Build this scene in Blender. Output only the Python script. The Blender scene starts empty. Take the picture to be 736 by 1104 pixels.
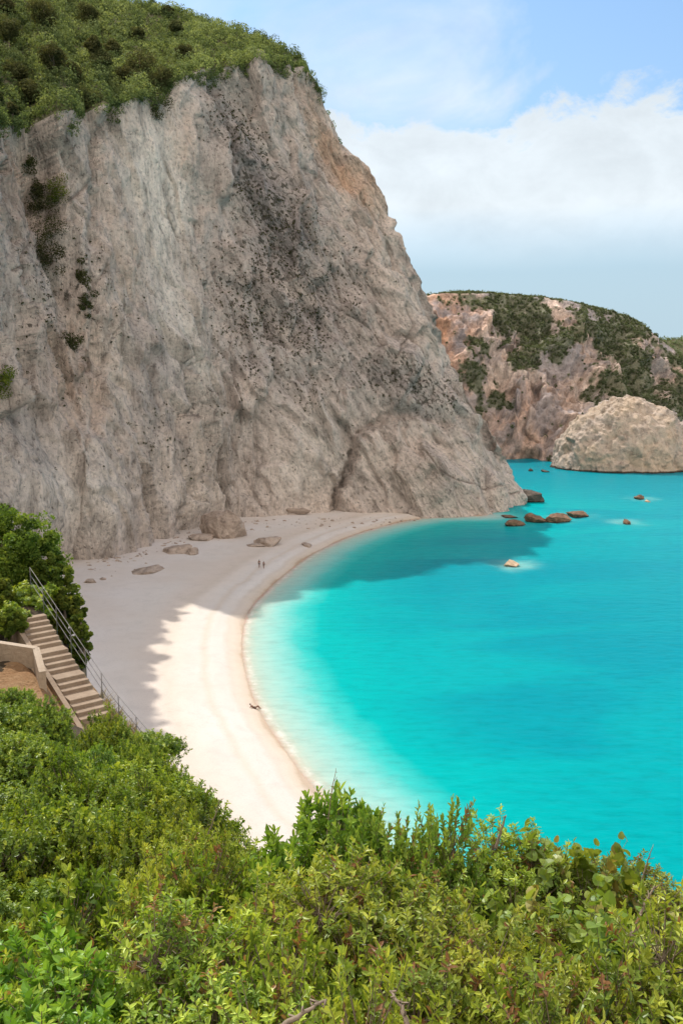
import bpy, math, random
import numpy as np
from mathutils import Vector

random.seed(7)
RNG = np.random.default_rng(11)
scene = bpy.context.scene
COL = scene.collection
R = math.radians

# ------------------------------------------------------------------ camera maths
CAM = np.array([0.0, 0.0, 43.0])
PITCH = R(9.3)
CP, SP = math.cos(PITCH), math.sin(PITCH)
FPX = 552.0 / math.tan(R(30))


def ray(px, py):
    xc = (px - 368.0) / FPX
    yc = -(py - 552.0) / FPX
    return np.array([xc, CP + yc * SP, -SP + yc * CP])


def P(px, py, Y):
    d = ray(px, py)
    return CAM + d * (Y / d[1])


def G(px, py, z=0.0):
    d = ray(px, py)
    return CAM + d * ((z - CAM[2]) / d[2])


def project(V):
    q = V - CAM
    dep = q[:, 1] * CP - q[:, 2] * SP
    up = q[:, 1] * SP + q[:, 2] * CP
    dep = np.maximum(dep, 0.01)
    return 368 + FPX * q[:, 0] / dep, 552 - FPX * up / dep, dep


# ------------------------------------------------------------------ noise
def _hash(ix, iy, iz, seed):
    h = (ix.astype(np.int64) * 374761393 + iy.astype(np.int64) * 668265263 + iz.astype(np.int64) * 2147483647 + seed * 1274126177) & 0xFFFFFFFF
    h = ((h ^ (h >> 13)) * 1274126177) & 0xFFFFFFFF
    h = ((h ^ (h >> 16)) * 2246822519) & 0xFFFFFFFF
    h = h ^ (h >> 15)
    return (h & 0xFFFFFF).astype(np.float64) / 0xFFFFFF


def vnoise(p, seed=0):
    f = np.floor(p)
    t = p - f
    t = t * t * t * (t * (t * 6 - 15) + 10)
    ix, iy, iz = f[:, 0].astype(np.int64), f[:, 1].astype(np.int64), f[:, 2].astype(np.int64)
    r = 0
    for dx in (0, 1):
        wx = t[:, 0] if dx else 1 - t[:, 0]
        for dy in (0, 1):
            wy = t[:, 1] if dy else 1 - t[:, 1]
            for dz in (0, 1):
                wz = t[:, 2] if dz else 1 - t[:, 2]
                r = r + wx * wy * wz * _hash(ix + dx, iy + dy, iz + dz, seed)
    return r * 2 - 1


_ROT = np.array([[0.36, 0.48, -0.8], [-0.8, 0.6, 0.0], [0.48, 0.64, 0.6]])


def fbm(p, octaves=5, seed=0, gain=0.5, lac=2.03):
    a, s, tot = 1.0, 0, 0
    q = np.asarray(p, dtype=np.float64)
    for i in range(octaves):
        s = s + a * vnoise(q, seed + i * 17)
        tot += a
        a *= gain
        q = (q @ _ROT.T) * lac + 13.7
    return s / tot


def ridged(p, octaves=5, seed=0, gain=0.5, lac=2.03):
    a, s, tot = 1.0, 0, 0
    q = np.asarray(p, dtype=np.float64)
    for i in range(octaves):
        n = 1 - np.abs(vnoise(q, seed + i * 17)) * 2
        s = s + a * n
        tot += a
        a *= gain
        q = (q @ _ROT.T) * lac + 5.1
    return s / tot


def facets(p, n, seed, tilt, stretch=(1, 1, 0.55), seam=0.5):
    """planar rock facets: each cell of a random cell pattern is a tilted plane"""
    rg_ = np.random.default_rng(seed)
    q_ = (np.asarray(p) * np.asarray(stretch)).astype(np.float32)
    c_ = q_[rg_.integers(0, len(q_), n)] + rg_.normal(size=(n, 3)).astype(np.float32)
    t_ = (rg_.normal(size=(n, 3)) * tilt).astype(np.float32)
    o_ = (rg_.normal(size=n) * tilt * 1.2).astype(np.float32)
    c2 = (c_ * c_).sum(1)
    r_ = np.zeros(len(q_), np.float32)
    for i_ in range(0, len(q_), 20000):
        a_ = q_[i_:i_ + 20000]
        m_ = c2[None] - 2 * a_ @ c_.T
        # the two nearest cells, blended over a narrow seam so that cell borders are creases and not cliffs
        k2_ = np.argpartition(m_, 1, axis=1)[:, :2]
        ar = np.arange(len(a_))
        m0, m1 = m_[ar, k2_[:, 0]], m_[ar, k2_[:, 1]]
        sw = m1 < m0
        ka, kb = np.where(sw, k2_[:, 1], k2_[:, 0]), np.where(sw, k2_[:, 0], k2_[:, 1])
        gap = np.abs(m1 - m0) / (2 * np.linalg.norm(c_[ka] - c_[kb], axis=1) + 1e-6)
        va = ((a_ - c_[ka]) * t_[ka]).sum(1) + o_[ka]
        vb = ((a_ - c_[kb]) * t_[kb]).sum(1) + o_[kb]
        w_ = 0.5 + 0.5 * np.clip(gap / seam, 0, 1)
        r_[i_:i_ + 20000] = va * w_ + vb * (1 - w_)
    return r_.astype(np.float64)


def sstep(a, b, x):
    t = np.clip((x - a) / (b - a), 0, 1)
    return t * t * (3 - 2 * t)


# ------------------------------------------------------------------ mesh helpers
def build(name, V, polys, mat=None, parent=None, attrs=None, smooth=True, link=True):
    V = np.asarray(V, dtype=np.float32)
    me = bpy.data.meshes.new(name)
    me.vertices.add(len(V))
    me.vertices.foreach_set('co', V.ravel())
    polys = [np.asarray(p, dtype=np.int32) for p in polys if len(p)]
    loops = np.concatenate([p.ravel() for p in polys])
    sizes = np.concatenate([np.full(len(p), p.shape[1], dtype=np.int32) for p in polys])
    starts = np.concatenate([[0], np.cumsum(sizes)[:-1]]).astype(np.int32)
    me.loops.add(len(loops))
    me.loops.foreach_set('vertex_index', loops)
    me.polygons.add(len(sizes))
    me.polygons.foreach_set('loop_start', starts)
    me.polygons.foreach_set('loop_total', sizes)
    me.polygons.foreach_set('use_smooth', np.full(len(sizes), bool(smooth)))
    me.update(calc_edges=True)
    me.validate()
    for k, a in (attrs or {}).items():
        at = me.attributes.new(k, 'FLOAT', 'POINT')
        at.data.foreach_set('value', np.asarray(a, dtype=np.float32))
    if mat is not None:
        me.materials.append(mat)
    o = bpy.data.objects.new(name, me)
    COL.objects.link(o)
    if parent is not None:
        o.parent = parent
    return o


def tag(o, label=None, cat=None, group=None, kind=None):
    if label: o['label'] = label
    if cat: o['category'] = cat
    if group: o['group'] = group
    if kind: o['kind'] = kind
    return o


def thing(name, label, cat, loc, group=None, rz=0.0):
    o = bpy.data.objects.new(name, None)
    o.empty_display_size = 0.3
    o.location = loc
    o.rotation_euler = (0, 0, rz)
    COL.objects.link(o)
    return tag(o, label, cat, group)


def copy_thing(src, loc, rz=0.0, scale=(1, 1, 1), label=None, group=None):
    c = src.copy()
    COL.objects.link(c)
    c.location = loc
    c.rotation_euler = (0, 0, rz)
    c.scale = scale
    if label: c['label'] = label
    if group: c['group'] = group
    for ch in list(src.children):
        d = ch.copy()
        COL.objects.link(d)
        d.parent = c
        for g in list(ch.children):
            e = g.copy()
            COL.objects.link(e)
            e.parent = d
    return c


def grid_faces(nr, nc):
    i = np.arange((nr - 1) * (nc - 1))
    r, c = i // (nc - 1), i % (nc - 1)
    a = r * nc + c
    return np.stack([a, a + 1, a + nc + 1, a + nc], 1)


def grid_normals(V, nr, nc):
    W = V.reshape(nr, nc, 3)
    du = np.gradient(W, axis=1)
    dv = np.gradient(W, axis=0)
    n = np.cross(du, dv)
    n /= np.linalg.norm(n, axis=2, keepdims=True) + 1e-9
    return n.reshape(-1, 3)


class Bag:
    """collects vertices and faces of one mesh"""
    def __init__(self):
        self.v, self.f, self.n = [], {3: [], 4: []}, 0
        self.a = []

    def add(self, V, faces, tint=0.0):
        V = np.asarray(V, float).reshape(-1, 3)
        self.v.append(V)
        for f in faces:
            f = np.asarray(f)
            if len(f):
                self.f[f.shape[1]].append(f + self.n)
        self.a.append(np.broadcast_to(np.asarray(tint, float), (len(V),)))
        self.n += len(V)

    def arrays(self):
        V = np.concatenate(self.v)
        polys = [np.concatenate(self.f[k]) for k in (3, 4) if self.f[k]]
        return V, polys, np.concatenate(self.a)

    def build(self, name, mat, parent=None, smooth=True):
        V, polys, a = self.arrays()
        return build(name, V, polys, mat, parent, {'tint': a}, smooth)


def tube(bag, pts, radii, sides=6, tint=0.0, cap=True):
    pts = np.asarray(pts, float)
    m = len(pts)
    radii = np.broadcast_to(np.asarray(radii, float), (m,))
    d = np.gradient(pts, axis=0)
    d /= np.linalg.norm(d, axis=1, keepdims=True) + 1e-9
    ref = np.array([0.0, 0, 1]) if abs(d[0, 2]) < 0.9 else np.array([1.0, 0, 0])
    s = np.cross(d, ref)
    s /= np.linalg.norm(s, axis=1, keepdims=True) + 1e-9
    t = np.cross(s, d)
    an = np.linspace(0, 2 * np.pi, sides, endpoint=False)
    V = pts[:, None] + radii[:, None, None] * (np.cos(an)[None, :, None] * s[:, None] + np.sin(an)[None, :, None] * t[:, None])
    V = V.reshape(-1, 3)
    F = []
    for i in range(m - 1):
        for k in range(sides):
            a, b = i * sides + k, i * sides + (k + 1) % sides
            F.append((a, b, b + sides, a + sides))
    T = []
    if cap:
        n = len(V)
        V = np.concatenate([V, pts[:1], pts[-1:]])
        for k in range(sides):
            T.append((n, (k + 1) % sides, k))
            T.append((n + 1, (m - 1) * sides + k, (m - 1) * sides + (k + 1) % sides))
    bag.add(V, [np.array(F), np.array(T)] if T else [np.array(F)], tint)


def box(bag, c, sx, sy, sz, ax=(1, 0, 0), ay=None, tint=0.0):
    """box centred at c with half sizes along local axes"""
    ax = np.asarray(ax, float); ax /= np.linalg.norm(ax)
    az = np.array([0, 0, 1.0])
    if ay is None:
        ay = np.cross(az, ax)
    ay = np.asarray(ay, float); ay /= np.linalg.norm(ay)
    c = np.asarray(c, float)
    V = [c + ax * sx * i + ay * sy * j + az * sz * k for k in (-1, 1) for j in (-1, 1) for i in (-1, 1)]
    F = [(0, 2, 3, 1), (4, 5, 7, 6), (0, 1, 5, 4), (2, 6, 7, 3), (0, 4, 6, 2), (1, 3, 7, 5)]
    bag.add(V, [np.array(F)], tint)


def unit(a):
    return a / (np.linalg.norm(a, axis=-1, keepdims=True) + 1e-9)


def rand_dirs(n, rng):
    return unit(rng.normal(size=(n, 3)))


def leaf_near(bag, B, D, N, L, W, tint, curl=0.15, fold=0.22, round_=False):
    """eight-vertex folded leaves"""
    n = len(B)
    N = unit(N - D * (N * D).sum(1, keepdims=True))
    S = np.cross(D, N)
    L = np.broadcast_to(L, (n,))[:, None]
    W = np.broadcast_to(W, (n,))[:, None] * 0.5
    a, b, wa, wb = (0.22, 0.68, 0.95, 1.0) if round_ else (0.32, 0.70, 0.95, 0.8)
    up = N * W * fold
    m1 = B + D * L * a
    m2 = B + D * L * b - N * L * curl * 0.4
    t = B + D * L - N * L * curl
    V = np.stack([B, m1 - up, m2 - up, t, m1 + S * W * wa + up, m2 + S * W * wb + up, m1 - S * W * wa + up, m2 - S * W * wb + up], 1).reshape(-1, 3)
    o = (np.arange(n) * 8)[:, None]
    T = np.concatenate([o + np.array(x) for x in ((0, 4, 1), (0, 1, 6), (2, 5, 3), (2, 3, 7))])
    Q = np.concatenate([o + np.array(x) for x in ((1, 4, 5, 2), (6, 1, 2, 7))])
    bag.add(V, [T, Q], np.repeat(tint, 8))


def leaf_far(bag, B, D, N, L, W, tint, hexa=False):
    """four-vertex kite leaves"""
    n = len(B)
    N = unit(N - D * (N * D).sum(1, keepdims=True))
    S = np.cross(D, N)
    L = np.broadcast_to(L, (n,))[:, None]
    W = np.broadcast_to(W, (n,))[:, None] * 0.5
    if not hexa:
        V = np.stack([B, B + D * L * 0.45 + S * W, B + D * L, B + D * L * 0.45 - S * W + N * W * 0.3], 1).reshape(-1, 3)
        o = (np.arange(n) * 4)[:, None]
        bag.add(V, [o + np.array((0, 1, 2, 3))], np.repeat(tint, 4))
        return
    u_ = N * W * 0.28
    V = np.stack([B, B + D * L * 0.3 + S * W * 0.9 + u_, B + D * L * 0.72 + S * W * 0.85 + u_ * 0.7, B + D * L - N * L * 0.1,
                  B + D * L * 0.72 - S * W * 0.85 + u_ * 0.7, B + D * L * 0.3 - S * W * 0.9 + u_], 1).reshape(-1, 3)
    o = (np.arange(n) * 6)[:, None]
    bag.add(V, [np.concatenate([o + np.array((0, 1, 2, 3)), o + np.array((0, 3, 4, 5))])], np.repeat(tint, 6))


def leaf_disc(bag, B, D, N, L, W, tint):
    """rounded heart-shaped leaves"""
    n = len(B)
    N = unit(N - D * (N * D).sum(1, keepdims=True))
    S = np.cross(D, N)
    L = np.broadcast_to(L, (n,))[:, None]
    W = np.broadcast_to(W, (n,))[:, None] * 0.5
    prof_ = [(0.0, 0.0), (-0.05, 0.55), (0.12, 0.92), (0.38, 1.0), (0.65, 0.8), (0.87, 0.42), (1.0, 0.0), (0.87, -0.42), (0.65, -0.8), (0.38, -1.0), (0.12, -0.92), (-0.05, -0.55)]
    P_ = [B + D * L * a_ + S * W * b_ + N * W * 0.22 * abs(b_) - N * L * 0.16 * a_ * a_ for a_, b_ in prof_] + [B + D * L * 0.45 - N * L * 0.03]
    V = np.stack(P_, 1).reshape(-1, 3)
    o = (np.arange(n) * 13)[:, None]
    bag.add(V, [np.concatenate([o + np.array((12, k_, (k_ + 1) % 12)) for k_ in range(12)])], np.repeat(tint, 13))


def clumps(bag, centers, radii, nleaf, size, rng, tint_c=None, squash=0.85, inner=0.35, jit=0.55):
    """leaf clumps: many small leaf faces round each centre, their faces turned mostly outward"""
    C = np.asarray(centers, float)
    n = len(C)
    radii = np.broadcast_to(np.asarray(radii, float), (n,))
    idx = np.repeat(np.arange(n), nleaf)
    m = len(idx)
    d = rand_dirs(m, rng)
    rr = radii[idx] * (inner + (1 - inner) * rng.random(m) ** 0.5)
    pos = C[idx] + d * rr[:, None] * np.array([1, 1, squash])
    nor = unit(d + rng.normal(size=(m, 3)) * jit)
    D = unit(np.cross(nor, rng.normal(size=(m, 3))))
    t = rng.random(m) * 0.5 + (0.25 if tint_c is None else np.asarray(tint_c)[idx] * 0.5)
    s = size * (0.6 + 0.8 * rng.random(m))
    leaf_far(bag, pos - D * s[:, None] * 0.5, D, nor, s, s * 0.75, t)


# ------------------------------------------------------------------ materials
class NT:
    def __init__(self, name):
        self.m = bpy.data.materials.new(name)
        self.m.use_nodes = True
        self.t = self.m.node_tree
        self.t.nodes.clear()
        self.out = self.t.nodes.new('ShaderNodeOutputMaterial')

    def n(self, kind, **kw):
        nd = self.t.nodes.new(kind)
        for k, v in kw.items():
            if k.startswith('i_'):
                key = k[2:]
                key = int(key) if key.isdigit() else key.replace('_', ' ')
                if isinstance(v, bpy.types.NodeSocket):
                    self.t.links.new(v, nd.inputs[key])
                else:
                    nd.inputs[key].default_value = v
            else:
                setattr(nd, k, v)
        return nd

    def link(self, a, b):
        self.t.links.new(a, b)

    def attr(self, name):
        return self.n('ShaderNodeAttribute', attribute_name=name).outputs['Fac']

    def obj(self, scale=(1, 1, 1), rot=(0, 0, 0)):
        tc = self.n('ShaderNodeTexCoord')
        mp = self.n('ShaderNodeMapping')
        mp.inputs['Scale'].default_value = scale
        mp.inputs['Rotation'].default_value = rot
        self.link(tc.outputs['Object'], mp.inputs['Vector'])
        return mp.outputs[0]

    def along(self, theta, stretch):
        """object coordinates stretched along the axis (sin, 0, cos) of theta"""
        tc = self.n('ShaderNodeTexCoord')
        mp = self.n('ShaderNodeMapping', vector_type='TEXTURE')
        mp.inputs['Scale'].default_value = (1, 1, stretch)
        mp.inputs['Rotation'].default_value = (0, R(theta), 0)
        self.link(tc.outputs['Object'], mp.inputs['Vector'])
        return mp.outputs[0]

    def noise(self, vec, scale, detail=6, rough=0.6, dist=0.0):
        nd = self.n('ShaderNodeTexNoise')
        nd.inputs['Scale'].default_value = scale
        nd.inputs['Detail'].default_value = detail
        nd.inputs['Roughness'].default_value = rough
        nd.inputs['Distortion'].default_value = dist
        self.link(vec, nd.inputs['Vector'])
        return nd.outputs['Fac']

    def ramp(self, fac, stops, interp='LINEAR'):
        nd = self.n('ShaderNodeValToRGB')
        cr = nd.color_ramp
        cr.interpolation = interp
        while len(cr.elements) < len(stops):
            cr.elements.new(0.5)
        for e, (p, c) in zip(cr.elements, stops):
            e.position = p
            e.color = (c, c, c, 1) if isinstance(c, (int, float)) else (c[0], c[1], c[2], 1)
        self.link(fac, nd.inputs['Fac'])
        return nd.outputs['Color']

    def math(self, op, a, b=0.0, clamp=False):
        nd = self.n('ShaderNodeMath', operation=op, use_clamp=clamp)
        for i, v in enumerate((a, b)):
            if isinstance(v, bpy.types.NodeSocket):
                self.link(v, nd.inputs[i])
            else:
                nd.inputs[i].default_value = v
        return nd.outputs[0]

    def mix(self, fac, a, b, blend='MIX'):
        nd = self.n('ShaderNodeMix', data_type='RGBA', blend_type=blend)
        for key, v in ((0, fac), (6, a), (7, b)):
            if isinstance(v, bpy.types.NodeSocket):
                self.link(v, nd.inputs[key])
            else:
                nd.inputs[key].default_value = v if key == 0 else (v[0], v[1], v[2], 1)
        return nd.outputs[2]

    def bump(self, h, strength, dist, normal=None):
        nd = self.n('ShaderNodeBump')
        nd.inputs['Strength'].default_value = strength
        nd.inputs['Distance'].default_value = dist
        self.link(h, nd.inputs['Height'])
        if normal is not None:
            self.link(normal, nd.inputs['Normal'])
        return nd.outputs[0]

    def bsdf(self, color, rough=0.9, spec=0.2, normal=None, metallic=0.0):
        nd = self.n('ShaderNodeBsdfPrincipled')
        if isinstance(color, bpy.types.NodeSocket):
            self.link(color, nd.inputs['Base Color'])
        else:
            nd.inputs['Base Color'].default_value = (*color, 1)
        nd.inputs['Roughness'].default_value = rough
        nd.inputs['Specular IOR Level'].default_value = spec
        nd.inputs['Metallic'].default_value = metallic
        if normal is not None:
            self.link(normal, nd.inputs['Normal'])
        return nd.outputs[0]

    def done(self, shader):
        self.link(shader, self.out.inputs['Surface'])
        return self.m


def foliage_mat(name, dark, mid, light, dry=None, trans=0.4, rough=0.5, spec=0.25):
    t = NT(name)
    a = t.attr('tint')
    stops = [(0.0, dark), (0.5, mid), (1.0, light)]
    if dry is not None:
        stops = [(0.0, dark), (0.42, mid), (0.84, light), (0.90, light), (0.93, dry)]
    c = t.ramp(a, stops)
    pr = t.bsdf(c, rough, spec)
    tr = t.n('ShaderNodeBsdfTranslucent')
    oi = t.n('ShaderNodeObjectInfo')
    hs = t.n('ShaderNodeHueSaturation')
    t.link(c, hs.inputs['Color'])
    t.link(t.math('ADD', 0.485, t.math('MULTIPLY', oi.outputs['Random'], 0.03)), hs.inputs['Hue'])
    t.link(t.math('ADD', 0.8, t.math('MULTIPLY', oi.outputs['Random'], 0.4)), hs.inputs['Value'])
    hs.inputs['Saturation'].default_value = 0.95
    c = hs.outputs[0]
    t.link(c, [n_ for n_ in t.t.nodes if n_.type == 'BSDF_PRINCIPLED'][0].inputs['Base Color'])
    c2 = t.mix(1.0, c, (1.45, 1.3, 0.6), 'MULTIPLY')
    t.link(c2, tr.inputs['Color'])
    mx = t.n('ShaderNodeMixShader')
    mx.inputs[0].default_value = trans + 0.05
    t.link(pr, mx.inputs[1])
    t.link(tr.outputs[0], mx.inputs[2])
    return t.done(mx.outputs[0])


def cliff_mat():
    t = NT('limestone_cliff')
    v = t.obj()
    lean = t.attr('lean')
    big = t.noise(v, 0.02, 4, 0.55, 0.4)
    med = t.noise(v, 0.13, 8, 0.66, 0.5)
    fine = t.noise(v, 1.1, 8, 0.72)
    sv1 = t.noise(t.along(3, 6.0), 0.30, 8, 0.62, 0.5)
    sv2 = t.noise(t.along(-33, 6.0), 0.30, 8, 0.62, 0.5)
    mixv = t.n('ShaderNodeMix', data_type='FLOAT')
    for key, sock in ((0, lean), (2, sv1), (3, sv2)):
        t.link(sock, mixv.inputs[key])
    strk = mixv.outputs[0]
    fs1 = t.noise(t.along(3, 4.0), 1.3, 7, 0.68, 0.3)
    fs2 = t.noise(t.along(-33, 4.0), 1.3, 7, 0.68, 0.3)
    mixf = t.n('ShaderNodeMix', data_type='FLOAT')
    for key, sock in ((0, lean), (2, fs1), (3, fs2)):
        t.link(sock, mixf.inputs[key])
    fstr = mixf.outputs[0]
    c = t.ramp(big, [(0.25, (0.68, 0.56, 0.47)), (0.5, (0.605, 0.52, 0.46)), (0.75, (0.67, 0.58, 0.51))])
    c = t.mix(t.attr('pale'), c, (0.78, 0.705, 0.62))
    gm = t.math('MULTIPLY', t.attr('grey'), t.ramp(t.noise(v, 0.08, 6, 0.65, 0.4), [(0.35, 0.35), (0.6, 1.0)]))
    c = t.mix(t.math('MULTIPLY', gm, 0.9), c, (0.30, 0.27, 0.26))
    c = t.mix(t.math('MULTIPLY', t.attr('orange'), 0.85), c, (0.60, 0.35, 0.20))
    c = t.mix(0.85, c, t.ramp(strk, [(0.30, 0.38), (0.47, 0.95), (0.68, 1.22)]), 'MULTIPLY')
    c = t.mix(0.5, c, t.ramp(med, [(0.30, 0.55), (0.47, 1.0), (0.75, 1.15)]), 'MULTIPLY')
    c = t.mix(0.7, c, t.ramp(fstr, [(0.32, 0.42), (0.46, 1.0), (0.70, 1.22)]), 'MULTIPLY')
    c = t.mix(0.7, c, t.ramp(fine, [(0.35, 0.3), (0.46, 1.0), (0.70, 1.25)]), 'MULTIPLY')
    # dark lichen and plant specks, denser where the rock is weathered
    sp = t.noise(t.along(-40, 1.6), 1.0, 4, 0.65, 0.3)
    th = t.math('ADD', sp, t.math('MULTIPLY', t.attr('speck'), 0.13))
    spm = t.ramp(th, [(0.662, 0.0), (0.695, 1.0)])
    c = t.mix(t.math('MULTIPLY', spm, 0.85), c, (0.09, 0.08, 0.062))
    c = t.mix(t.math('MULTIPLY', t.attr('crack'), 0.6), c, (0.15, 0.125, 0.105))
    h = t.math('ADD', t.math('MULTIPLY', med, 0.8), t.math('MULTIPLY', fine, 0.4))
    h = t.math('ADD', h, t.math('MULTIPLY', strk, 1.0))
    h = t.math('ADD', h, t.math('MULTIPLY', fstr, 0.6))
    return t.done(t.bsdf(c, 0.95, 0.1, t.bump(h, 1.0, 2.4)))


def headland_mat():
    t = NT('far_headland_rock')
    v = t.obj()
    big = t.noise(v, 0.018, 5, 0.6, 0.6)
    med = t.noise(t.along(26, 3.5), 0.16, 9, 0.68, 0.6)
    fine = t.noise(v, 0.5, 6, 0.7)
    c = t.ramp(big, [(0.3, (0.54, 0.385, 0.30)), (0.5, (0.63, 0.485, 0.395)), (0.7, (0.70, 0.61, 0.54))])  # rock tones lightened, partly in place of distance haze
    c = t.mix(t.attr('orange'), c, (0.62, 0.32, 0.18))
    mv = t.ramp(med, [(0.36, 0.28), (0.5, 0.95), (0.64, 1.5)])
    c = t.mix(0.95, c, mv, 'MULTIPLY')
    c = t.mix(t.ramp(t.noise(t.along(26, 2.0), 0.045, 5, 0.6, 0.5), [(0.44, 0.0), (0.6, 0.75)]), c, (0.36, 0.335, 0.34))
    fv = t.ramp(fine, [(0.3, 0.45), (0.5, 1.0), (0.8, 1.2)])
    c = t.mix(0.7, c, fv, 'MULTIPLY')
    c = t.mix(t.attr('veg'), c, (0.16, 0.175, 0.105))
    h = t.math('ADD', t.math('MULTIPLY', med, 2.0), fine)
    return t.done(t.bsdf(c, 0.95, 0.1, t.bump(h, 0.8, 2.5)))


def rock_mat(name, base, tan, scale=1.0, dark_foot=None):
    t = NT(name)
    v = t.obj()
    big = t.noise(v, 0.06 * scale, 5, 0.6, 0.5)
    med = t.noise(v, 0.3 * scale, 8, 0.7, 0.5)
    fine = t.noise(v, 1.6 * scale, 8, 0.7)
    c = t.ramp(big, [(0.35, base), (0.62, tan)])
    c = t.mix(0.8, c, t.ramp(med, [(0.32, 0.35), (0.48, 0.95), (0.72, 1.25)]), 'MULTIPLY')
    c = t.mix(0.7, c, t.ramp(fine, [(0.28, 0.55), (0.45, 1.0), (0.8, 1.2)]), 'MULTIPLY')
    if dark_foot is not None:   # the wave-washed dark band at the waterline
        geo = t.n('ShaderNodeNewGeometry')
        sx = t.n('ShaderNodeSeparateXYZ')
        t.link(geo.outputs['Position'], sx.inputs[0])
        zz = t.math('ADD', sx.outputs['Z'], t.math('MULTIPLY', t.math('SUBTRACT', med, 0.5), 1.2))
        f = t.ramp(zz, [(dark_foot * 0.5, 1.0), (dark_foot, 0.0)])
        c = t.mix(f, c, (0.055, 0.04, 0.03))
    h = t.math('ADD', t.math('MULTIPLY', med, 1.5), t.math('MULTIPLY', fine, 0.5))
    return t.done(t.bsdf(c, 0.92, 0.15, t.bump(h, 0.8, 1.0 / scale)))


def sand_mat():
    t = NT('pebble_sand')
    v = t.obj()
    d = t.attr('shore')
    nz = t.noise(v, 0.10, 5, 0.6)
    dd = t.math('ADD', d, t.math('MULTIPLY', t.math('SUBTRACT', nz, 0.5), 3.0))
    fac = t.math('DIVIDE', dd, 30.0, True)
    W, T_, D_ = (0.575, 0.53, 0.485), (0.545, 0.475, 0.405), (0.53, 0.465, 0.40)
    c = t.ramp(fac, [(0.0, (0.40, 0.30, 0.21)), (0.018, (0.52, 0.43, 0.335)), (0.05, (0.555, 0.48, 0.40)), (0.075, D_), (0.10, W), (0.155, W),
                     (0.185, T_), (0.215, W), (0.30, (0.59, 0.525, 0.465)), (0.36, T_), (0.44, (0.57, 0.50, 0.44)), (0.56, W), (0.8, (0.60, 0.555, 0.52)), (1.0, (0.59, 0.54, 0.50))])  # upper stops lightened to lift the sand lying in the cliff's shadow
    st = t.noise(t.obj((1, 1, 1)), 0.45, 8, 0.7, 0.4)
    c = t.mix(0.5, c, t.ramp(st, [(0.3, 0.82), (0.5, 1.0), (0.75, 1.06)]), 'MULTIPLY')
    pb = t.noise(v, 5.0, 4, 0.8)
    c = t.mix(0.6, c, t.ramp(pb, [(0.3, 0.74), (0.48, 1.0), (0.75, 1.08)]), 'MULTIPLY')
    lw = t.noise(v, 0.045, 4, 0.6)
    c = t.mix(t.ramp(lw, [(0.42, 0.0), (0.62, 0.45)]), c, (0.54, 0.46, 0.39))
    return t.done(t.bsdf(c, 0.95, 0.1, t.bump(t.math('ADD', st, pb), 0.35, 0.18)))


def sea_mat():
    t = NT('turquoise_sea')
    d = t.attr('shore')
    v = t.obj()
    patch = t.noise(t.obj((0.55, 1.7, 1)), 0.026, 4, 0.55, 0.8)
    edge = t.noise(v, 0.12, 5, 0.6)
    dd = t.math('ADD', d, t.math('MULTIPLY', t.math('SUBTRACT', edge, 0.5), t.math('MULTIPLY', t.math('MINIMUM', d, 10.0), 0.45)))
    fac = t.math('DIVIDE', dd, 200.0, True)
    c = t.ramp(fac, [(0.0, (0.44, 0.37, 0.28)), (0.003, (0.40, 0.41, 0.325)), (0.012, (0.295, 0.425, 0.365)), (0.03, (0.165, 0.42, 0.38)),
                     (0.046, (0.035, 0.365, 0.335)), (0.062, (0.0, 0.30, 0.285)), (0.12, (0.0, 0.255, 0.262)), (0.30, (0.0, 0.205, 0.235)),
                     (0.6, (0.0, 0.155, 0.195)), (1.0, (0.0, 0.13, 0.17))])
    dm = t.ramp(patch, [(0.45, 0.0), (0.57, 1.0)])
    deep = t.math('MULTIPLY', dm, t.ramp(fac, [(0.06, 0.0), (0.16, 0.75)]))
    c = t.mix(deep, c, (0.0, 0.175, 0.22))
    swash = t.noise(v, 0.5, 5, 0.7)
    fo = t.math('MULTIPLY', t.ramp(fac, [(0.0, 0.0), (0.0012, 1.0), (0.0035, 0.6), (0.0065, 0.0)]), t.ramp(swash, [(0.46, 0.0), (0.60, 0.75)]))
    c = t.mix(fo, c, (0.72, 0.72, 0.68))
    rf = t.attr('reef')
    c = t.mix(rf, c, (0.20, 0.42, 0.37))
    wl = t.noise(t.obj((0.35, 1.0, 1)), 0.9, 6, 0.65)
    c = t.mix(0.5, c, t.ramp(wl, [(0.32, 0.72), (0.5, 1.0), (0.72, 1.18)]), 'MULTIPLY')
    w1 = t.noise(t.obj((0.5, 1.2, 1)), 0.35, 6, 0.6)
    h = t.math('ADD', t.math('MULTIPLY', w1, 0.8), t.math('MULTIPLY', wl, 0.3))
    sh = t.bsdf(c, 0.3, 0.015, t.bump(h, 0.3, 0.6))
    p = [n_ for n_ in t.t.nodes if n_.type == 'BSDF_PRINCIPLED'][0]
    p.inputs['Subsurface Weight'].default_value = 0.85      # light scatters sideways in the clear water
    p.inputs['Subsurface Radius'].default_value = (0.3, 1.0, 1.0)
    p.inputs['Subsurface Scale'].default_value = 7.0
    return t.done(sh)


def plain_mat(name, c1, c2, scale=3.0, rough=0.9, bump=0.4, metallic=0.0, spec=0.2):
    t = NT(name)
    v = t.obj()
    a = t.noise(v, scale, 8, 0.7)
    b = t.noise(v, scale * 7, 5, 0.7)
    c = t.ramp(a, [(0.3, c1), (0.7, c2)])
    c = t.mix(0.5, c, t.ramp(b, [(0.3, 0.65), (0.5, 1.0), (0.8, 1.15)]), 'MULTIPLY')
    return t.done(t.bsdf(c, rough, spec, t.bump(t.math('ADD', a, b), bump, 0.5 / scale), metallic))


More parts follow.
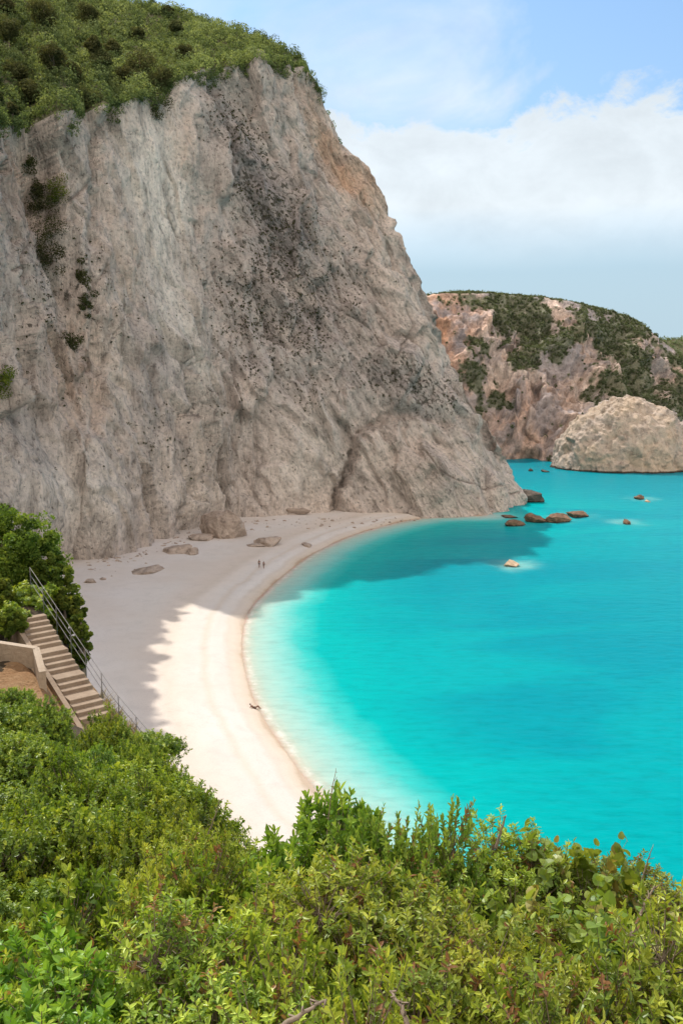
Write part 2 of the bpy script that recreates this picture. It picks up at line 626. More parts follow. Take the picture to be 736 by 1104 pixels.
M = {}
M['cliff'] = cliff_mat()
M['headland'] = headland_mat()
M['islet'] = rock_mat('islet_limestone', (0.42, 0.355, 0.305), (0.48, 0.375, 0.275), 1.0, 0.9)
M['boulder'] = rock_mat('beach_boulder', (0.36, 0.285, 0.235), (0.42, 0.345, 0.285), 2.0)
M['searock'] = rock_mat('wet_sea_rock', (0.17, 0.105, 0.07), (0.25, 0.16, 0.10), 2.2, 0.35)
M['palerock'] = rock_mat('pale_sea_rock', (0.52, 0.38, 0.24), (0.55, 0.42, 0.30), 2.2)
M['tiprock'] = rock_mat('dark_cape_rock', (0.10, 0.085, 0.07), (0.16, 0.13, 0.11), 1.5, 0.5)
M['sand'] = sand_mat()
M['sea'] = sea_mat()
M['soil'] = plain_mat('orange_soil', (0.30, 0.16, 0.075), (0.40, 0.27, 0.15), 1.2, 0.95, 0.7)
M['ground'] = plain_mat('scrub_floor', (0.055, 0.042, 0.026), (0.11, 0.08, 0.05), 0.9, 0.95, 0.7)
M['hillsoil'] = plain_mat('hill_soil', (0.095, 0.10, 0.045), (0.15, 0.135, 0.075), 0.15, 0.95, 0.7)
M['concrete'] = plain_mat('worn_concrete', (0.25, 0.18, 0.125), (0.34, 0.26, 0.185), 1.4, 0.9, 0.3)
M['wallplaster'] = plain_mat('wall_render', (0.36, 0.275, 0.195), (0.44, 0.36, 0.275), 1.1, 0.9, 0.3)
M['metal'] = plain_mat('galvanised_rail', (0.12, 0.105, 0.095), (0.22, 0.20, 0.18), 4.0, 0.55, 0.05, 0.5, 0.5)
M['bark'] = plain_mat('bark', (0.16, 0.12, 0.085), (0.27, 0.21, 0.16), 14.0, 0.9, 0.5)
M['twig'] = plain_mat('bare_twig', (0.20, 0.15, 0.105), (0.30, 0.235, 0.17), 20.0, 0.9, 0.3)
M['skin'] = plain_mat('tanned_skin', (0.19, 0.10, 0.065), (0.22, 0.12, 0.08), 6.0, 0.6, 0.02)
M['hair'] = plain_mat('dark_hair', (0.03, 0.02, 0.015), (0.05, 0.035, 0.025), 30.0, 0.6, 0.3)
M['swim'] = plain_mat('dark_swimwear', (0.02, 0.022, 0.03), (0.035, 0.035, 0.045), 20.0, 0.8, 0.1)
M['hillveg'] = foliage_mat('hill_scrub_leaf', (0.043, 0.065, 0.028), (0.13, 0.172, 0.062), (0.28, 0.325, 0.13), trans=0.35, spec=0.05, rough=0.8)
M['darkveg'] = foliage_mat('dark_tree_leaf', (0.034, 0.042, 0.017), (0.075, 0.084, 0.032), (0.15, 0.145, 0.06), trans=0.3, spec=0.05, rough=0.8)
M['cliffveg'] = foliage_mat('cliff_shrub_leaf', (0.030, 0.036, 0.014), (0.065, 0.072, 0.026), (0.11, 0.115, 0.045), trans=0.3, spec=0.05, rough=0.8)
M['farveg'] = foliage_mat('far_scrub_leaf', (0.075, 0.105, 0.055), (0.13, 0.165, 0.085), (0.19, 0.22, 0.115), trans=0.25, spec=0.05, rough=0.8)  # leaf tones raised and slightly blued in place of distance haze
M['juniper'] = foliage_mat('juniper_leaf', (0.030, 0.06, 0.009), (0.11, 0.16, 0.020), (0.26, 0.30, 0.04), trans=0.4, spec=0.12, rough=0.6)
M['mastic'] = foliage_mat('mastic_leaf', (0.035, 0.08, 0.009), (0.19, 0.28, 0.022), (0.52, 0.57, 0.06), dry=(0.30, 0.15, 0.055), trans=0.27, rough=0.42, spec=0.4)
M['broad'] = foliage_mat('broad_shoot_leaf', (0.035, 0.10, 0.009), (0.155, 0.285, 0.018), (0.40, 0.52, 0.05), trans=0.3, rough=0.38, spec=0.45)
M['upright'] = foliage_mat('upright_shoot_leaf', (0.035, 0.085, 0.011), (0.13, 0.215, 0.022), (0.33, 0.40, 0.055), dry=(0.24, 0.12, 0.05), trans=0.28, rough=0.4, spec=0.4)
M['round'] = foliage_mat('round_creeper_leaf', (0.05, 0.12, 0.012), (0.17, 0.27, 0.024), (0.38, 0.45, 0.07), dry=(0.33, 0.29, 0.06), trans=0.3, rough=0.4, spec=0.35)
M['drygrass'] = foliage_mat('dry_grass_blade', (0.17, 0.12, 0.07), (0.30, 0.23, 0.14), (0.42, 0.35, 0.22), trans=0.3, spec=0.1)
M['thick'] = foliage_mat('thicket_leaf', (0.026, 0.07, 0.007), (0.175, 0.275, 0.016), (0.52, 0.58, 0.045), trans=0.28, rough=0.4, spec=0.4)

# ------------------------------------------------------------------ shoreline, beach and sea
def catmull(pts, n):
    pts = np.asarray(pts, float)
    k = len(pts)
    u = np.linspace(0, k - 1, n)
    i = np.clip(np.floor(u).astype(int), 0, k - 2)
    t = (u - i)[:, None]
    p0, p1, p2, p3 = pts[np.maximum(i - 1, 0)], pts[i], pts[i + 1], pts[np.minimum(i + 2, k - 1)]
    return 0.5 * (2 * p1 + (p2 - p0) * t + (2 * p0 - 5 * p1 + 4 * p2 - p3) * t ** 2 + (3 * p1 - p0 - 3 * p2 + p3) * t ** 3)


shore_px = [(520, 556), (470, 557), (440, 561), (410, 568), (380, 577), (350, 590), (325, 605), (302, 623), (285, 639), (270, 655),
            (262, 675), (260, 700), (265, 730), (278, 765), (300, 800), (325, 835), (352, 865), (380, 893)]
shore = [G(*p)[:2] for p in shore_px] + [np.array(p, float) for p in ((4.5, 62), (8, 45), (11, 25), (13, 5), (14, -30))]
shore = catmull(shore, 160)
land = np.concatenate([shore, [(-400, -30), (-400, 700), (20, 320)]])


def inside(poly, x, y):
    r = np.zeros(x.shape, bool)
    n = len(poly)
    for i in range(n):
        x1, y1 = poly[i]
        x2, y2 = poly[(i + 1) % n]
        if y1 == y2:
            continue
        c = ((y1 > y) != (y2 > y)) & (x < (x2 - x1) * (y - y1) / (y2 - y1) + x1)
        r ^= c
    return r


def polydist(line, x, y):
    best = np.full(x.shape, 1e18)
    for i in range(len(line) - 1):
        a, b = line[i], line[i + 1]
        d = b - a
        L2 = d @ d
        t = np.clip(((x - a[0]) * d[0] + (y - a[1]) * d[1]) / max(L2, 1e-9), 0, 1)
        best = np.minimum(best, (x - a[0] - t * d[0]) ** 2 + (y - a[1] - t * d[1]) ** 2)
    return np.sqrt(best)


def shore_dist(x, y):
    """positive on land"""
    d = polydist(shore, x, y)
    return np.where(inside(land, x, y), d, -d)


def beach_z_of(d, x, y):
    p = np.stack([x * 0.2, y * 0.2, np.zeros_like(x)], 1)
    n = fbm(p, 4, 5)
    dl = np.maximum(d, 0)
    z = 1.1 * (1 - np.exp(-dl / 5)) + 0.022 * dl + 0.12 * np.exp(-((d - 4.2 + n) / 0.8) ** 2) + 0.12 * np.exp(-((d - 9 + n * 1.5) / 1.2) ** 2)
    z = z + 0.10 * n * sstep(0, 6, d)
    return np.where(d < 0, d * 0.12, z)


def beach_z(x, y):
    x, y = np.atleast_1d(np.asarray(x, float)), np.atleast_1d(np.asarray(y, float))
    return beach_z_of(shore_dist(x, y), x, y)


def on_beach(px, py):
    z = 1.5
    for _ in range(6):
        q = G(px, py, z)
        z = float(beach_z(q[0], q[1])[0])
    return G(px, py, z)


xs = np.arange(-130, 75, 0.6)
ys = np.arange(20, 320, 0.6)
X, Y = np.meshgrid(xs, ys)
X, Y = X.ravel(), Y.ravel()
D = shore_dist(X, Y)
Z = beach_z_of(D, X, Y)
F = grid_faces(len(ys), len(xs))
keep = (D[F] > -6).any(1)
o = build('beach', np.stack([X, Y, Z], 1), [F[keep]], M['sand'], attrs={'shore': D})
tag(o, kind='structure')

sea_rocks_px = [(556, 565), (577, 561), (606, 560), (624, 555), (553, 608), (690, 538), (675, 563)]
fx = np.concatenate([-np.geomspace(9000, 60, 12), np.arange(-55, 260, 1.2), np.geomspace(262, 9000, 14)])
fy = np.concatenate([-np.geomspace(4000, 5, 6), np.arange(0, 470, 1.2), np.geomspace(472, 12000, 14)])
X, Y = np.meshgrid(fx, fy)
X, Y = X.ravel(), Y.ravel()
D = -shore_dist(X, Y)
reef = np.zeros_like(X)
wob = fbm(np.stack([X * 0.25, Y * 0.25, X * 0], 1), 4, 8)
for (px, py), s in zip(sea_rocks_px, (0.12, 0.15, 0.15, 0.15, 0.6, 0.35, 0.35)):
    q = G(px, py)
    r = np.hypot((X - q[0]) * 0.8, (Y - q[1]) * 0.7)
    reef = np.maximum(reef, s * np.exp(-(np.maximum(r - 1.0 + wob * 2.5, 0) / 2.6) ** 2))
o = build('sea', np.stack([X, Y, X * 0], 1), [grid_faces(len(fy), len(fx))], M['sea'], attrs={'shore': D, 'reef': reef})
tag(o, kind='structure')

# ------------------------------------------------------------------ the big cliff
def Pw(a):
    return P(*a) if a[1] is not None else None


base_keys, crest_keys, top_keys = [], [], []


def key(base, crest, top):
    base_keys.append(np.asarray(base, float)); crest_keys.append(np.asarray(crest, float)); top_keys.append(np.asarray(top, float))


def Gb(px, py):
    q = on_beach(px, py)
    return np.array([q[0], q[1], q[2] - 4.0])


key((-88, 60, -2), (-80, 88, 62), (-150, 130, 120))
key((-86, 90, -2), (-74, 118, 82), (-150, 170, 140))
key((-84, 125, -2), (-71, 152, 97), (-150, 240, 165))
key((-77, 150, -2), P(-38, 108, 178), (-155, 310, 182))
key(Gb(0, 640), P(2, 136, 204), P(-10, -70, 330))
key(Gb(55, 608), P(50, 131, 219), P(45, -40, 333))
key(Gb(105, 601), P(100, 122, 233), P(92, -15, 335))
key(Gb(150, 592), P(136, 112, 245), P(136, 2, 335))
key(Gb(187, 576), P(170, 106, 255), P(172, 11, 335))
key(Gb(215, 563), P(196, 85, 258), P(202, 19, 335))
key(Gb(250, 557), P(222, 74, 268), P(228, 27, 332))
key(Gb(300, 556), P(256, 73, 278), P(260, 37, 328))
key(Gb(355, 553), P(290, 75, 284), P(291, 46, 322))
key(Gb(400, 553), P(314, 74, 296), P(314, 55, 316))
key(Gb(432, 554), P(330, 82, 304), P(330, 70, 318))
key(Gb(462, 555), P(350, 116, 308), P(352, 112, 312))
key(Gb(492, 556), P(381, 162, 308), P(384, 166, 315))
key(np.append(G(520, 556)[:2], -4), P(408, 218, 306), P(412, 240, 318))
key(np.append(G(538, 553)[:2], -4), P(430, 272, 303), P(432, 300, 320))
key(np.append(G(549, 549)[:2], -4), P(456, 330, 299), P(456, 360, 320))
key(np.append(G(557, 546)[:2], -4), P(482, 388, 295), P(480, 420, 320))
key(np.append(G(561, 542)[:2], -4), P(512, 445, 290), P(510, 470, 318))
key(np.append(G(560, 537)[:2], -4), P(536, 482, 286), P(530, 500, 312))
key((52, 296, -4), P(543, 498, 296), P(538, 505, 310))
key((46, 312, -4), (42, 310, 8), (38, 318, 4))

NU, NV, NB = 640, 420, 130
bk, ck, tk = (catmull(k, NU) for k in (base_keys, crest_keys, top_keys))
vv = np.linspace(0, 1, NV)[:, None, None]
# a slightly concave foot that steepens upward
prof = vv + 0.10 * vv * (1 - vv) * (vv - 0.6) * 4
S = bk[None] + (ck - bk)[None] * vv
S[..., :2] = bk[None, :, :2] + (ck - bk)[None, :, :2] * (prof[..., 0][:, :, None] * 1.0)
S0 = S.reshape(-1, 3)
Nn = grid_normals(S0, NV, NU)
if Nn[:, 1].mean() > 0:
    Nn = -Nn
pxs, pys, _ = project(S0)
vfl = np.repeat(np.linspace(0, 1, NV), NU)
ufl = np.tile(np.linspace(0, 1, NU), NV)

lean = sstep(-70, 70, pxs - (190 + 0.22 * pys))


def lean_coords(p, deg, k):
    """coordinates squeezed along the axis (sin, 0, cos) of deg"""
    a_ = R(deg)
    along_ = p[:, 0] * math.sin(a_) + p[:, 2] * math.cos(a_)
    across = p[:, 0] * math.cos(a_) - p[:, 2] * math.sin(a_)
    return np.stack([across, p[:, 1], along_ * k], 1)


qv, ql = lean_coords(S0, 3, 0.22), lean_coords(S0, -33, 0.25)
fl = ridged(qv / 15.0 + 3.1, 5, 21) * (1 - lean) + ridged(ql / 13.0, 5, 22) * lean      # ribs
chip = ridged(qv / 4.5, 4, 55, 0.55) * (1 - lean) + ridged(ql / 4.5, 4, 56, 0.55) * lean
big = fbm(S0 / 38.0, 4, 3)
blk = ridged(S0 / 13.0, 5, 31, 0.5)
st = S0[:, 2] * 0.86 + S0[:, 0] * 0.5
strata = fbm(np.stack([S0[:, 0] / 30, S0[:, 1] / 30, st / 3.0], 1), 4, 41)
rough = fbm(S0 / 3.2, 5, 51, 0.6)


def gauss(px, py, sx, sy, rot=0.0):
    c, s = math.cos(R(rot)), math.sin(R(rot))
    dx, dy = pxs - px, pys - py
    a, b = dx * c + dy * s, -dx * s + dy * c
    return np.exp(-(a / sx) ** 2 - (b / sy) ** 2)


def segline(pts, width):
    d = polydist([np.array(p, float) for p in pts], pxs + 6 * rough, pys + 6 * rough)
    return np.exp(-(d / width) ** 2)


panel = np.clip(gauss(172, 230, 42, 150, -8) * 1.3, 0, 1)
smoothz = np.clip(panel + 0.6 * gauss(70, 530, 60, 55) + 0.6 * gauss(470, 500, 75, 40), 0, 1)
wsp = np.stack([fbm(S0 / 12.0, 2, 401), fbm(S0 / 12.0, 2, 402), fbm(S0 / 12.0, 2, 403)], 1)
fac1 = facets(lean_coords(S0, -15, 1.0) + wsp * 3.0, 340, 411, 0.22, (1, 1, 0.35), 0.25)
fac2 = facets(lean_coords(S0, -20, 1.0) + wsp * 1.6, 2600, 412, 0.26, (1, 1, 0.45), 0.25)
disp = (1.6 * np.clip(fac1, -3, 3) + 0.8 * np.clip(fac2, -1.6, 1.6)) * (1 - 0.7 * smoothz)
disp += 3.0 * sstep(-7, 7, pxs + 5 * rough - 196) * np.exp(-(np.maximum(pxs - 205, 0) / 60) ** 2) * np.exp(-((pys - 470) / 110) ** 2)
disp += 3.6 * big + (3.0 * fl + 1.0 * blk + 1.2 * chip) * (1 - 0.65 * smoothz) + 0.3 * strata + 0.55 * rough * (1 - 0.5 * smoothz)
# long fissures
rgc = np.random.default_rng(17)
crack = np.zeros(len(S0))
for _c in range(30):
    x_, y_ = rgc.uniform(-10, 520), rgc.uniform(110, 500)
    if x_ > 330 and y_ < 90 + (x_ - 330) * 2.1:
        continue
    ln_ = 1.0 if x_ > 190 + 0.22 * y_ else 0.0
    dir_ = R(90 - 28 * ln_ + rgc.normal() * 14)
    pl_ = [np.array([x_, y_])]
    for _k in range(int(rgc.integers(4, 11))):
        dir_ += rgc.normal() * 0.30
        dir_ = dir_ * 0.85 + 0.15 * R(90 - 28 * ln_)
        pl_.append(pl_[-1] + np.array([math.cos(dir_), math.sin(dir_)]) * rgc.uniform(7, 15))
    near_ = np.nonzero((pxs > x_ - 130) & (pxs < x_ + 130) & (pys > y_ - 20) & (pys < y_ + 170))[0]
    if not len(near_):
        continue
    dd_ = polydist(pl_, pxs[near_] + 2.0 * rough[near_], pys[near_])
    wd_ = rgc.uniform(0.6, 1.15)
    crack[near_] = np.maximum(crack[near_], np.exp(-(dd_ / wd_) ** 2) * rgc.uniform(0.25, 0.8))
disp += -1.3 * crack
disp += -7.0 * gauss(50, 235, 15, 70, -12) - 4.0 * gauss(75, 330, 12, 60, -6)      # gully with the shrubs
disp += 5.0 * gauss(66, 540, 55, 60) + 2.5 * gauss(215, 540, 30, 40)                # swollen foot, lower left
disp += 3.0 * gauss(330, 500, 30, 55, 15) + 3.5 * gauss(455, 510, 70, 42)           # lower buttresses
disp += -5.0 * segline([(360, 554), (364, 525), (376, 500), (382, 486)], 3.2)         # cleft
disp += -4.0 * segline([(238, 545), (228, 515), (222, 480)], 3.5)                   # crack
disp += -3.0 * segline([(388, 470), (420, 446), (470, 448), (520, 478), (556, 505)], 5)
disp += -2.5 * segline([(192, 572), (186, 540), (200, 500), (196, 440)], 4)
disp += -2.0 * segline([(228, 90), (245, 170), (300, 270), (350, 360)], 7)
disp += -2.0 * segline([(100, 140), (95, 300), (108, 400), (95, 470)], 6)
fade = np.minimum(1, 0.35 + vfl * 6)
side = sstep(1.0, 0.93, ufl)
S1 = S0 + Nn * (disp * fade * (0.25 + 0.75 * side))[:, None]

w = fbm(S0 / 14, 5, 61) * 16
pxw, pyw = pxs + w, pys + fbm(S0 / 14, 5, 71) * 16


def wgauss(px, py, sx, sy, rot=0.0):
    c, s = math.cos(R(rot)), math.sin(R(rot))
    dx, dy = pxw - px, pyw - py
    a, b = dx * c + dy * s, -dx * s + dy * c
    return np.exp(-((a / sx) ** 2 + (b / sy) ** 2) ** 1.5)


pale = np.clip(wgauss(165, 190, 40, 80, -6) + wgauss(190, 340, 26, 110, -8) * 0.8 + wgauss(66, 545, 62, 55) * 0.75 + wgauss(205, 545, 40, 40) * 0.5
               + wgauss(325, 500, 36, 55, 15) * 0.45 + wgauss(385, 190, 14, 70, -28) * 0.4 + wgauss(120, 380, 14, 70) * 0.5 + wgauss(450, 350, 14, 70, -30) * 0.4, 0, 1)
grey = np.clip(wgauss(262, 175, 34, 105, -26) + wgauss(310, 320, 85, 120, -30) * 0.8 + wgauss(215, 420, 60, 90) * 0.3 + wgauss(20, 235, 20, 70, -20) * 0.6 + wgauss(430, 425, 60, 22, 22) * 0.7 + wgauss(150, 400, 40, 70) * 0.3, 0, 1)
orange = np.clip(wgauss(375, 185, 14, 55, -28) * 0.8 + wgauss(338, 130, 10, 50, -20) * 0.4 + wgauss(20, 200, 40, 60) * 0.35 + wgauss(60, 400, 55, 60) * 0.3 + wgauss(200, 150, 12, 30) * 0.2 + wgauss(440, 500, 60, 40) * 0.12, 0, 1)
speck = np.clip(wgauss(300, 330, 85, 110, -30) * 0.9 + wgauss(262, 170, 36, 100, -26) + wgauss(440, 418, 62, 22, 22) * 1.1 + wgauss(60, 330, 55, 90) * 0.6
                + wgauss(165, 330, 40, 50) * 0.5 + wgauss(190, 470, 50, 60) * 0.4 - 0.5 * panel, 0, 1.1)
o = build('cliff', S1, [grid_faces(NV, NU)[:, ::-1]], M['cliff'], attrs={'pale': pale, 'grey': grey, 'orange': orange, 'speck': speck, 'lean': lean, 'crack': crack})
tag(o, kind='structure')
CLIFF = S1
CPX, CPY, CDEP = project(CLIFF)
CSPECK = speck


def on_cliff(px, py):
    e = (CPX - px) ** 2 + (CPY - py) ** 2
    near = np.nonzero(e < max(4.0, e.min() + 3))[0]
    return CLIFF[near[np.argmin(CDEP[near])]]


# the wooded hill above and the back of the ridge
crow = CLIFF.reshape(NV, NU, 3)[-1]
tb = np.linspace(0, 1.7, NB)[:, None, None]
H = np.where(tb <= 1, crow[None] + (tk - crow)[None] * np.minimum(tb, 1), tk[None] + (tb - 1) * np.array([-20, 160, -40.0]))
uu = np.linspace(0, 1, NU)
nk = len(base_keys) - 1
ridge = sstep(13.5 / nk, 16 / nk, uu)[None, :, None]
back = crow[None] + np.array([4, 75, 0.0]) * tb - np.array([0, 0, 1.0]) * (crow[None, :, 2:3] + 6) * np.clip(tb / 1.3, 0, 1) ** 0.85
H = H * (1 - ridge) + back * ridge
H = H.reshape(-1, 3)
hb = np.repeat(tb.ravel(), NU)
bumpy = fbm(H / 22.0, 4, 91) * 3.0 * np.minimum(1, hb * 5)
H[:, 2] += bumpy * (1 - np.tile(ridge.ravel(), NB))
H += ridged(H / 14.0, 5, 33)[:, None] * np.array([0.4, 0.5, 0.3]) * (np.minimum(1, hb * 8) * np.tile(ridge.ravel(), NB) * 4)[:, None]
hf = grid_faces(NB, NU)[:, ::-1]
hu = np.tile(uu, NB)
isr = hu[hf].mean(1) > 14.3 / nk
zero = np.zeros(len(H))
o = build('hill', H, [hf[~isr]], M['hillsoil'])
tag(o, kind='structure')
o = build('cliff_back', H, [hf[isr]], M['cliff'], attrs={'pale': zero, 'grey': zero + 0.2, 'orange': zero, 'speck': zero + 0.4, 'lean': zero + 1, 'crack': zero})
tag(o, kind='structure')


# ------------------------------------------------------------------ foliage scatter helpers
def pick_on_grid(V, faces, weight, n, rng):
    """random points on quads with a weight per vertex"""
    a = V[faces]
    area = 0.5 * np.linalg.norm(np.cross(a[:, 2] - a[:, 0], a[:, 3] - a[:, 1]), axis=1)
    pw = area * weight[faces].mean(1)
    idx = rng.choice(len(faces), size=n, p=pw / pw.sum())
    s, t = rng.random((n, 1)), rng.random((n, 1))
    a = a[idx]
    return a[:, 0] * (1 - s) * (1 - t) + a[:, 1] * s * (1 - t) + a[:, 2] * s * t + a[:, 3] * (1 - s) * t


# scrub over the hilltop: nobody could count it
hpx, hpy, hdep = project(H)
wt = (1 - np.tile(ridge.ravel(), NB)) * (hb < 1.2) * ((hpx > -260)).astype(float)
wt *= np.where((hpx > -30) & (hpy > -40), 1.0, 0.25)
rng = np.random.default_rng(5)
pts = pick_on_grid(H, hf, wt, 5200, rng)
dens = fbm(pts / 16.0, 4, 14)
rad = (0.8 + 1.7 * rng.random(len(pts)) ** 1.6) * (1 + 0.6 * dens)
pts[:, 2] += rad * 0.45
tc_ = np.clip(0.5 + 0.8 * dens + 0.45 * rng.normal(size=len(pts)), -0.1, 1.2)
b = Bag()
lo = rad < 1.5
clumps(b, pts[lo], rad[lo], 60, 0.46, rng, tint_c=tc_[lo], inner=0.7, jit=0.4, squash=0.95)
clumps(b, pts[~lo], rad[~lo], 150, 0.48, rng, tint_c=tc_[~lo] - 0.12, inner=0.7, jit=0.4, squash=0.95)
o = b.build('hill_scrub', M['hillveg'], smooth=False)
tag(o, kind='stuff')
# a denser fringe hanging over the cliff edge
# scrub tufts clinging to the cliff
CW = np.clip(speck, 0, 1) ** 1.5 * (pys < 545)
cf = grid_faces(NV, NU)
pts = pick_on_grid(CLIFF, cf, CW + 0.004 * (pys < 540) * (pxs > -20), 2600, rng)
keepn = fbm(pts / 9.0, 3, 77) > -0.12
pts = pts[keepn]
rad = 0.22 + 0.55 * rng.random(len(pts)) ** 3
b = Bag()
clumps(b, pts + np.array([0, -0.15, 0.1]), rad, 16, 0.3, rng)
o = b.build('cliff_scrub', M['cliffveg'], smooth=False)
tag(o, kind='stuff')
# brush overhanging the cliff edge
ed = crow[(uu < 14.6 / nk)]
sel = ed[rng.integers(0, len(ed), 420)]
hang_ = np.maximum(fbm(sel / 9.0, 3, 501) - 0.05, 0) * 14 * rng.random(420) ** 1.5
sel = sel + rng.normal(size=(420, 3)) * np.array([0.6, 0.8, 0.5]) + hang_[:, None] * np.array([0.1, -0.30, -1.0])
rimi = rng.integers(int(1.5 / nk * NU), int(4.4 / nk * NU), 260)
sel2 = crow[rimi] + rng.normal(size=(260, 3)) * np.array([0.8, 0.8, 0.4]) + np.array([0, 0, 1.0]) * (0.6 + 1.6 * rng.random((260, 1)) ** 2)
b = Bag()
clumps(b, sel2, 0.6 + 0.9 * rng.random(260), 70, 0.4, rng, tint_c=rng.random(260) * 0.6)
clumps(b, sel, 0.7 + 1.1 * rng.random(420), 60, 0.4, rng, tint_c=rng.random(420) * 0.6)
o = b.build('cliff_edge_brush', M['hillveg'], smooth=False)
tag(o, kind='stuff')


def crown_tree(name, label, cat, loc, h, r, seed, leafmat, group, nsub=16, nleaf=120, leaf=0.36, squash=0.8, trunk_frac=0.4, lean=0.0):
    rg = np.random.default_rng(seed)
    t = thing(name, label, cat, loc, group)
    tb_ = Bag()
    top = np.array([lean, 0, h * 0.75])
    tube(tb_, [np.array([0, 0, -0.5]), np.array([lean * 0.3, 0.1, h * 0.3]), top], [0.08 * r + 0.05, 0.06 * r + 0.04, 0.03], 6)
    cs = rand_dirs(nsub, rg) * (r * 0.72) * (0.55 + 0.45 * rg.random((nsub, 1)))
    cs[:, 2] *= squash
    cs += np.array([lean, 0, h * trunk_frac + (h * (1 - trunk_frac)) * 0.5])
    for c in cs[:6]:
        tube(tb_, [np.array([lean * 0.3, 0.05, h * 0.3]), (c + np.array([0, 0, h * 0.2])) * 0.55, c], [0.03 * r + 0.02, 0.02 * r, 0.012], 5)
    tb_.build('trunk', M['bark'], t)
    b_ = Bag()
    clumps(b_, cs, r * (0.24 + 0.24 * rg.random(nsub)), nleaf, leaf, rg, tint_c=rg.random(nsub), squash=0.8)
    b_.build('crown', leafmat, t, smooth=False)
    return t


# the darker round trees on the hill
HG = H.reshape(NB, NU, 3)


def on_hill(px, py):
    e = (hpx - px) ** 2 + (hpy - py) ** 2
    e[hb > 1.0] = 1e9
    near = np.nonzero(e < e.min() + 4)[0]
    return H[near[np.argmin(hdep[near])]]


hill_trees = [
    # px, foot py, width px, height px, label
    (11, 52, 24, 34, 'dark broad tree at the left edge of the hilltop, lower half'),
    (8, 15, 16, 16, 'small dark tree in the top left corner of the hill'),
    (50, 29, 28, 24, 'wide twin headed dark tree high on the left of the hill'),
    (59, 80, 26, 32, 'dark brownish dome shaped tree in the middle of the left hill scrub'),
    (20, 94, 24, 26, 'round dark tree low on the left, just above the cliff edge'),
    (104, 70, 16, 32, 'tall narrow dark tree at the centre of the wooded hill'),
    (110, 78, 20, 22, 'low dark rounded tree at the foot of the tall central one'),
    (124, 60, 16, 16, 'small brown green tree right of the central group'),
    (152, 80, 28, 22, 'broad dark tree on the right of the hill above the pale panel'),
    (139, 88, 22, 14, 'flat umbrella shaped dark pine near the cliff edge'),
    (78, 84, 20, 14, 'low brown topped bushy tree between the two dome shaped ones'),
    (95, 28, 20, 22, 'grey green tree near the top of the hill'),
    (148, 42, 14, 14, 'small rounded tree high on the right side of the hill'),
    (190, 40, 12, 20, 'lone upright conical tree standing out on the upper right slope'),
    (182, 16, 12, 10, 'little tree breaking the skyline at the top of the hill'),
    (92, 116, 26, 20, 'dark sprawling tree overhanging the cliff edge at left centre'),
    (175, 96, 26, 22, 'rounded green tree at the head of the vegetated notch'),
    (66, 2, 22, 12, 'dark treetop cut by the upper edge on the left'),
    (200, 62, 18, 14, 'small bushy tree above the grey weathered cliff band'),
    (38, 112, 26, 20, 'green bushy tree at the cliff edge above the shrubby gully'),
]
for i, (px, py, wpx, hpx_, lab) in enumerate(hill_trees):
    q = on_hill(px, py)
    k = (q[1] / FPX)
    crown_tree('hill_tree', lab, 'tree', q - np.array([0, 0, 0.8]), max(hpx_ * k * 1.3, 3.2), wpx * k * 0.66, 300 + i, M['darkveg'], 'darker trees on the hill above the cliff', nsub=30, nleaf=140, leaf=0.40, trunk_frac=0.05)
# trees along the clifftop beyond the left edge, whose shadows notch the beach
for i in range(30):
    u = int((1.7 + 2.5 * i / 29) / nk * NU)
    c = crow[u] + np.array([rng.normal() * 0.6, rng.normal() * 0.6, 0])
    crown_tree('clifftop_pine', 'dark pine along the far left clifftop rim', 'tree', c, 4.5 + 5.0 * rng.random() ** 2, 0.9 + 1.0 * rng.random(), 400 + i, M['darkveg'], 'pines along the left clifftop rim', nsub=10, nleaf=110, leaf=0.42, trunk_frac=0.2)

cliff_shrubs = [
    (62, 203, 10, 9, 'lighter green shrub at the head of the cliff gully'),
    (50, 222, 13, 11, 'dark shrub below the light green one in the cliff gully'),
    (55, 245, 16, 15, 'largest dark shrub in the middle of the cliff gully'),
    (45, 268, 13, 11, 'dark shrub in the lower left of the cliff gully'),
    (56, 278, 13, 13, 'lowest blackish shrub of the cliff gully'),
    (31, 178, 7, 6, 'small shrub on the pale rock left of the gully head'),
    (91, 297, 6, 8, 'small brownish green shrub right of the gully foot'),
    (93, 327, 6, 7, 'small shrub hanging under the brownish one on the cliff'),
    (77, 368, 10, 7, 'lone dark shrub on the lower left cliff face'),
    (5, 412, 11, 13, 'dark green shrub at the left edge of the cliff, halfway down'),
    (40, 200, 8, 12, 'shrub on the left shoulder of the cliff gully'),
    (172, 118, 9, 12, 'bush spilling from the notch at the clifftop'),
    (2, 545, 6, 14, 'dark bush at the left edge near the cliff foot'),
]
for i, (px, py, rx, ry, lab) in enumerate(cliff_shrubs):
    q = on_cliff(px, py + ry * 0.6)
    k = q[1] / FPX
    rg = np.random.default_rng(500 + i)
    t = thing('cliff_shrub', lab, 'shrub', q, 'shrubs clinging to the cliff face')
    n = 9
    cs = rg.normal(size=(n, 3)) * np.array([rx * 0.65, 0.25 * rx, ry * 0.75]) * k + np.array([0, -0.3 * rx * k, ry * 0.5 * k])
    rx *= 1.2
    b_ = Bag()
    clumps(b_, cs, rx * k * (0.42 + 0.3 * rg.random(n)), 150, 0.32, rg, tint_c=rg.random(n) * (1.0 if i in (0, 6, 9) else 0.6))
    b_.build('foliage', M['cliffveg'] if i not in (0, 9) else M['juniper'], t, smooth=False)
    b_ = Bag()
    for c in cs[:4]:
        tube(b_, [np.array([0, 0.6, -0.2]), c * 0.5 + np.array([0, 0.1, 0]), c], [0.10, 0.07, 0.03], 5)
    b_.build('stem', M['bark'], t)

# ------------------------------------------------------------------ far headland
hk_b, hk_c = [], []


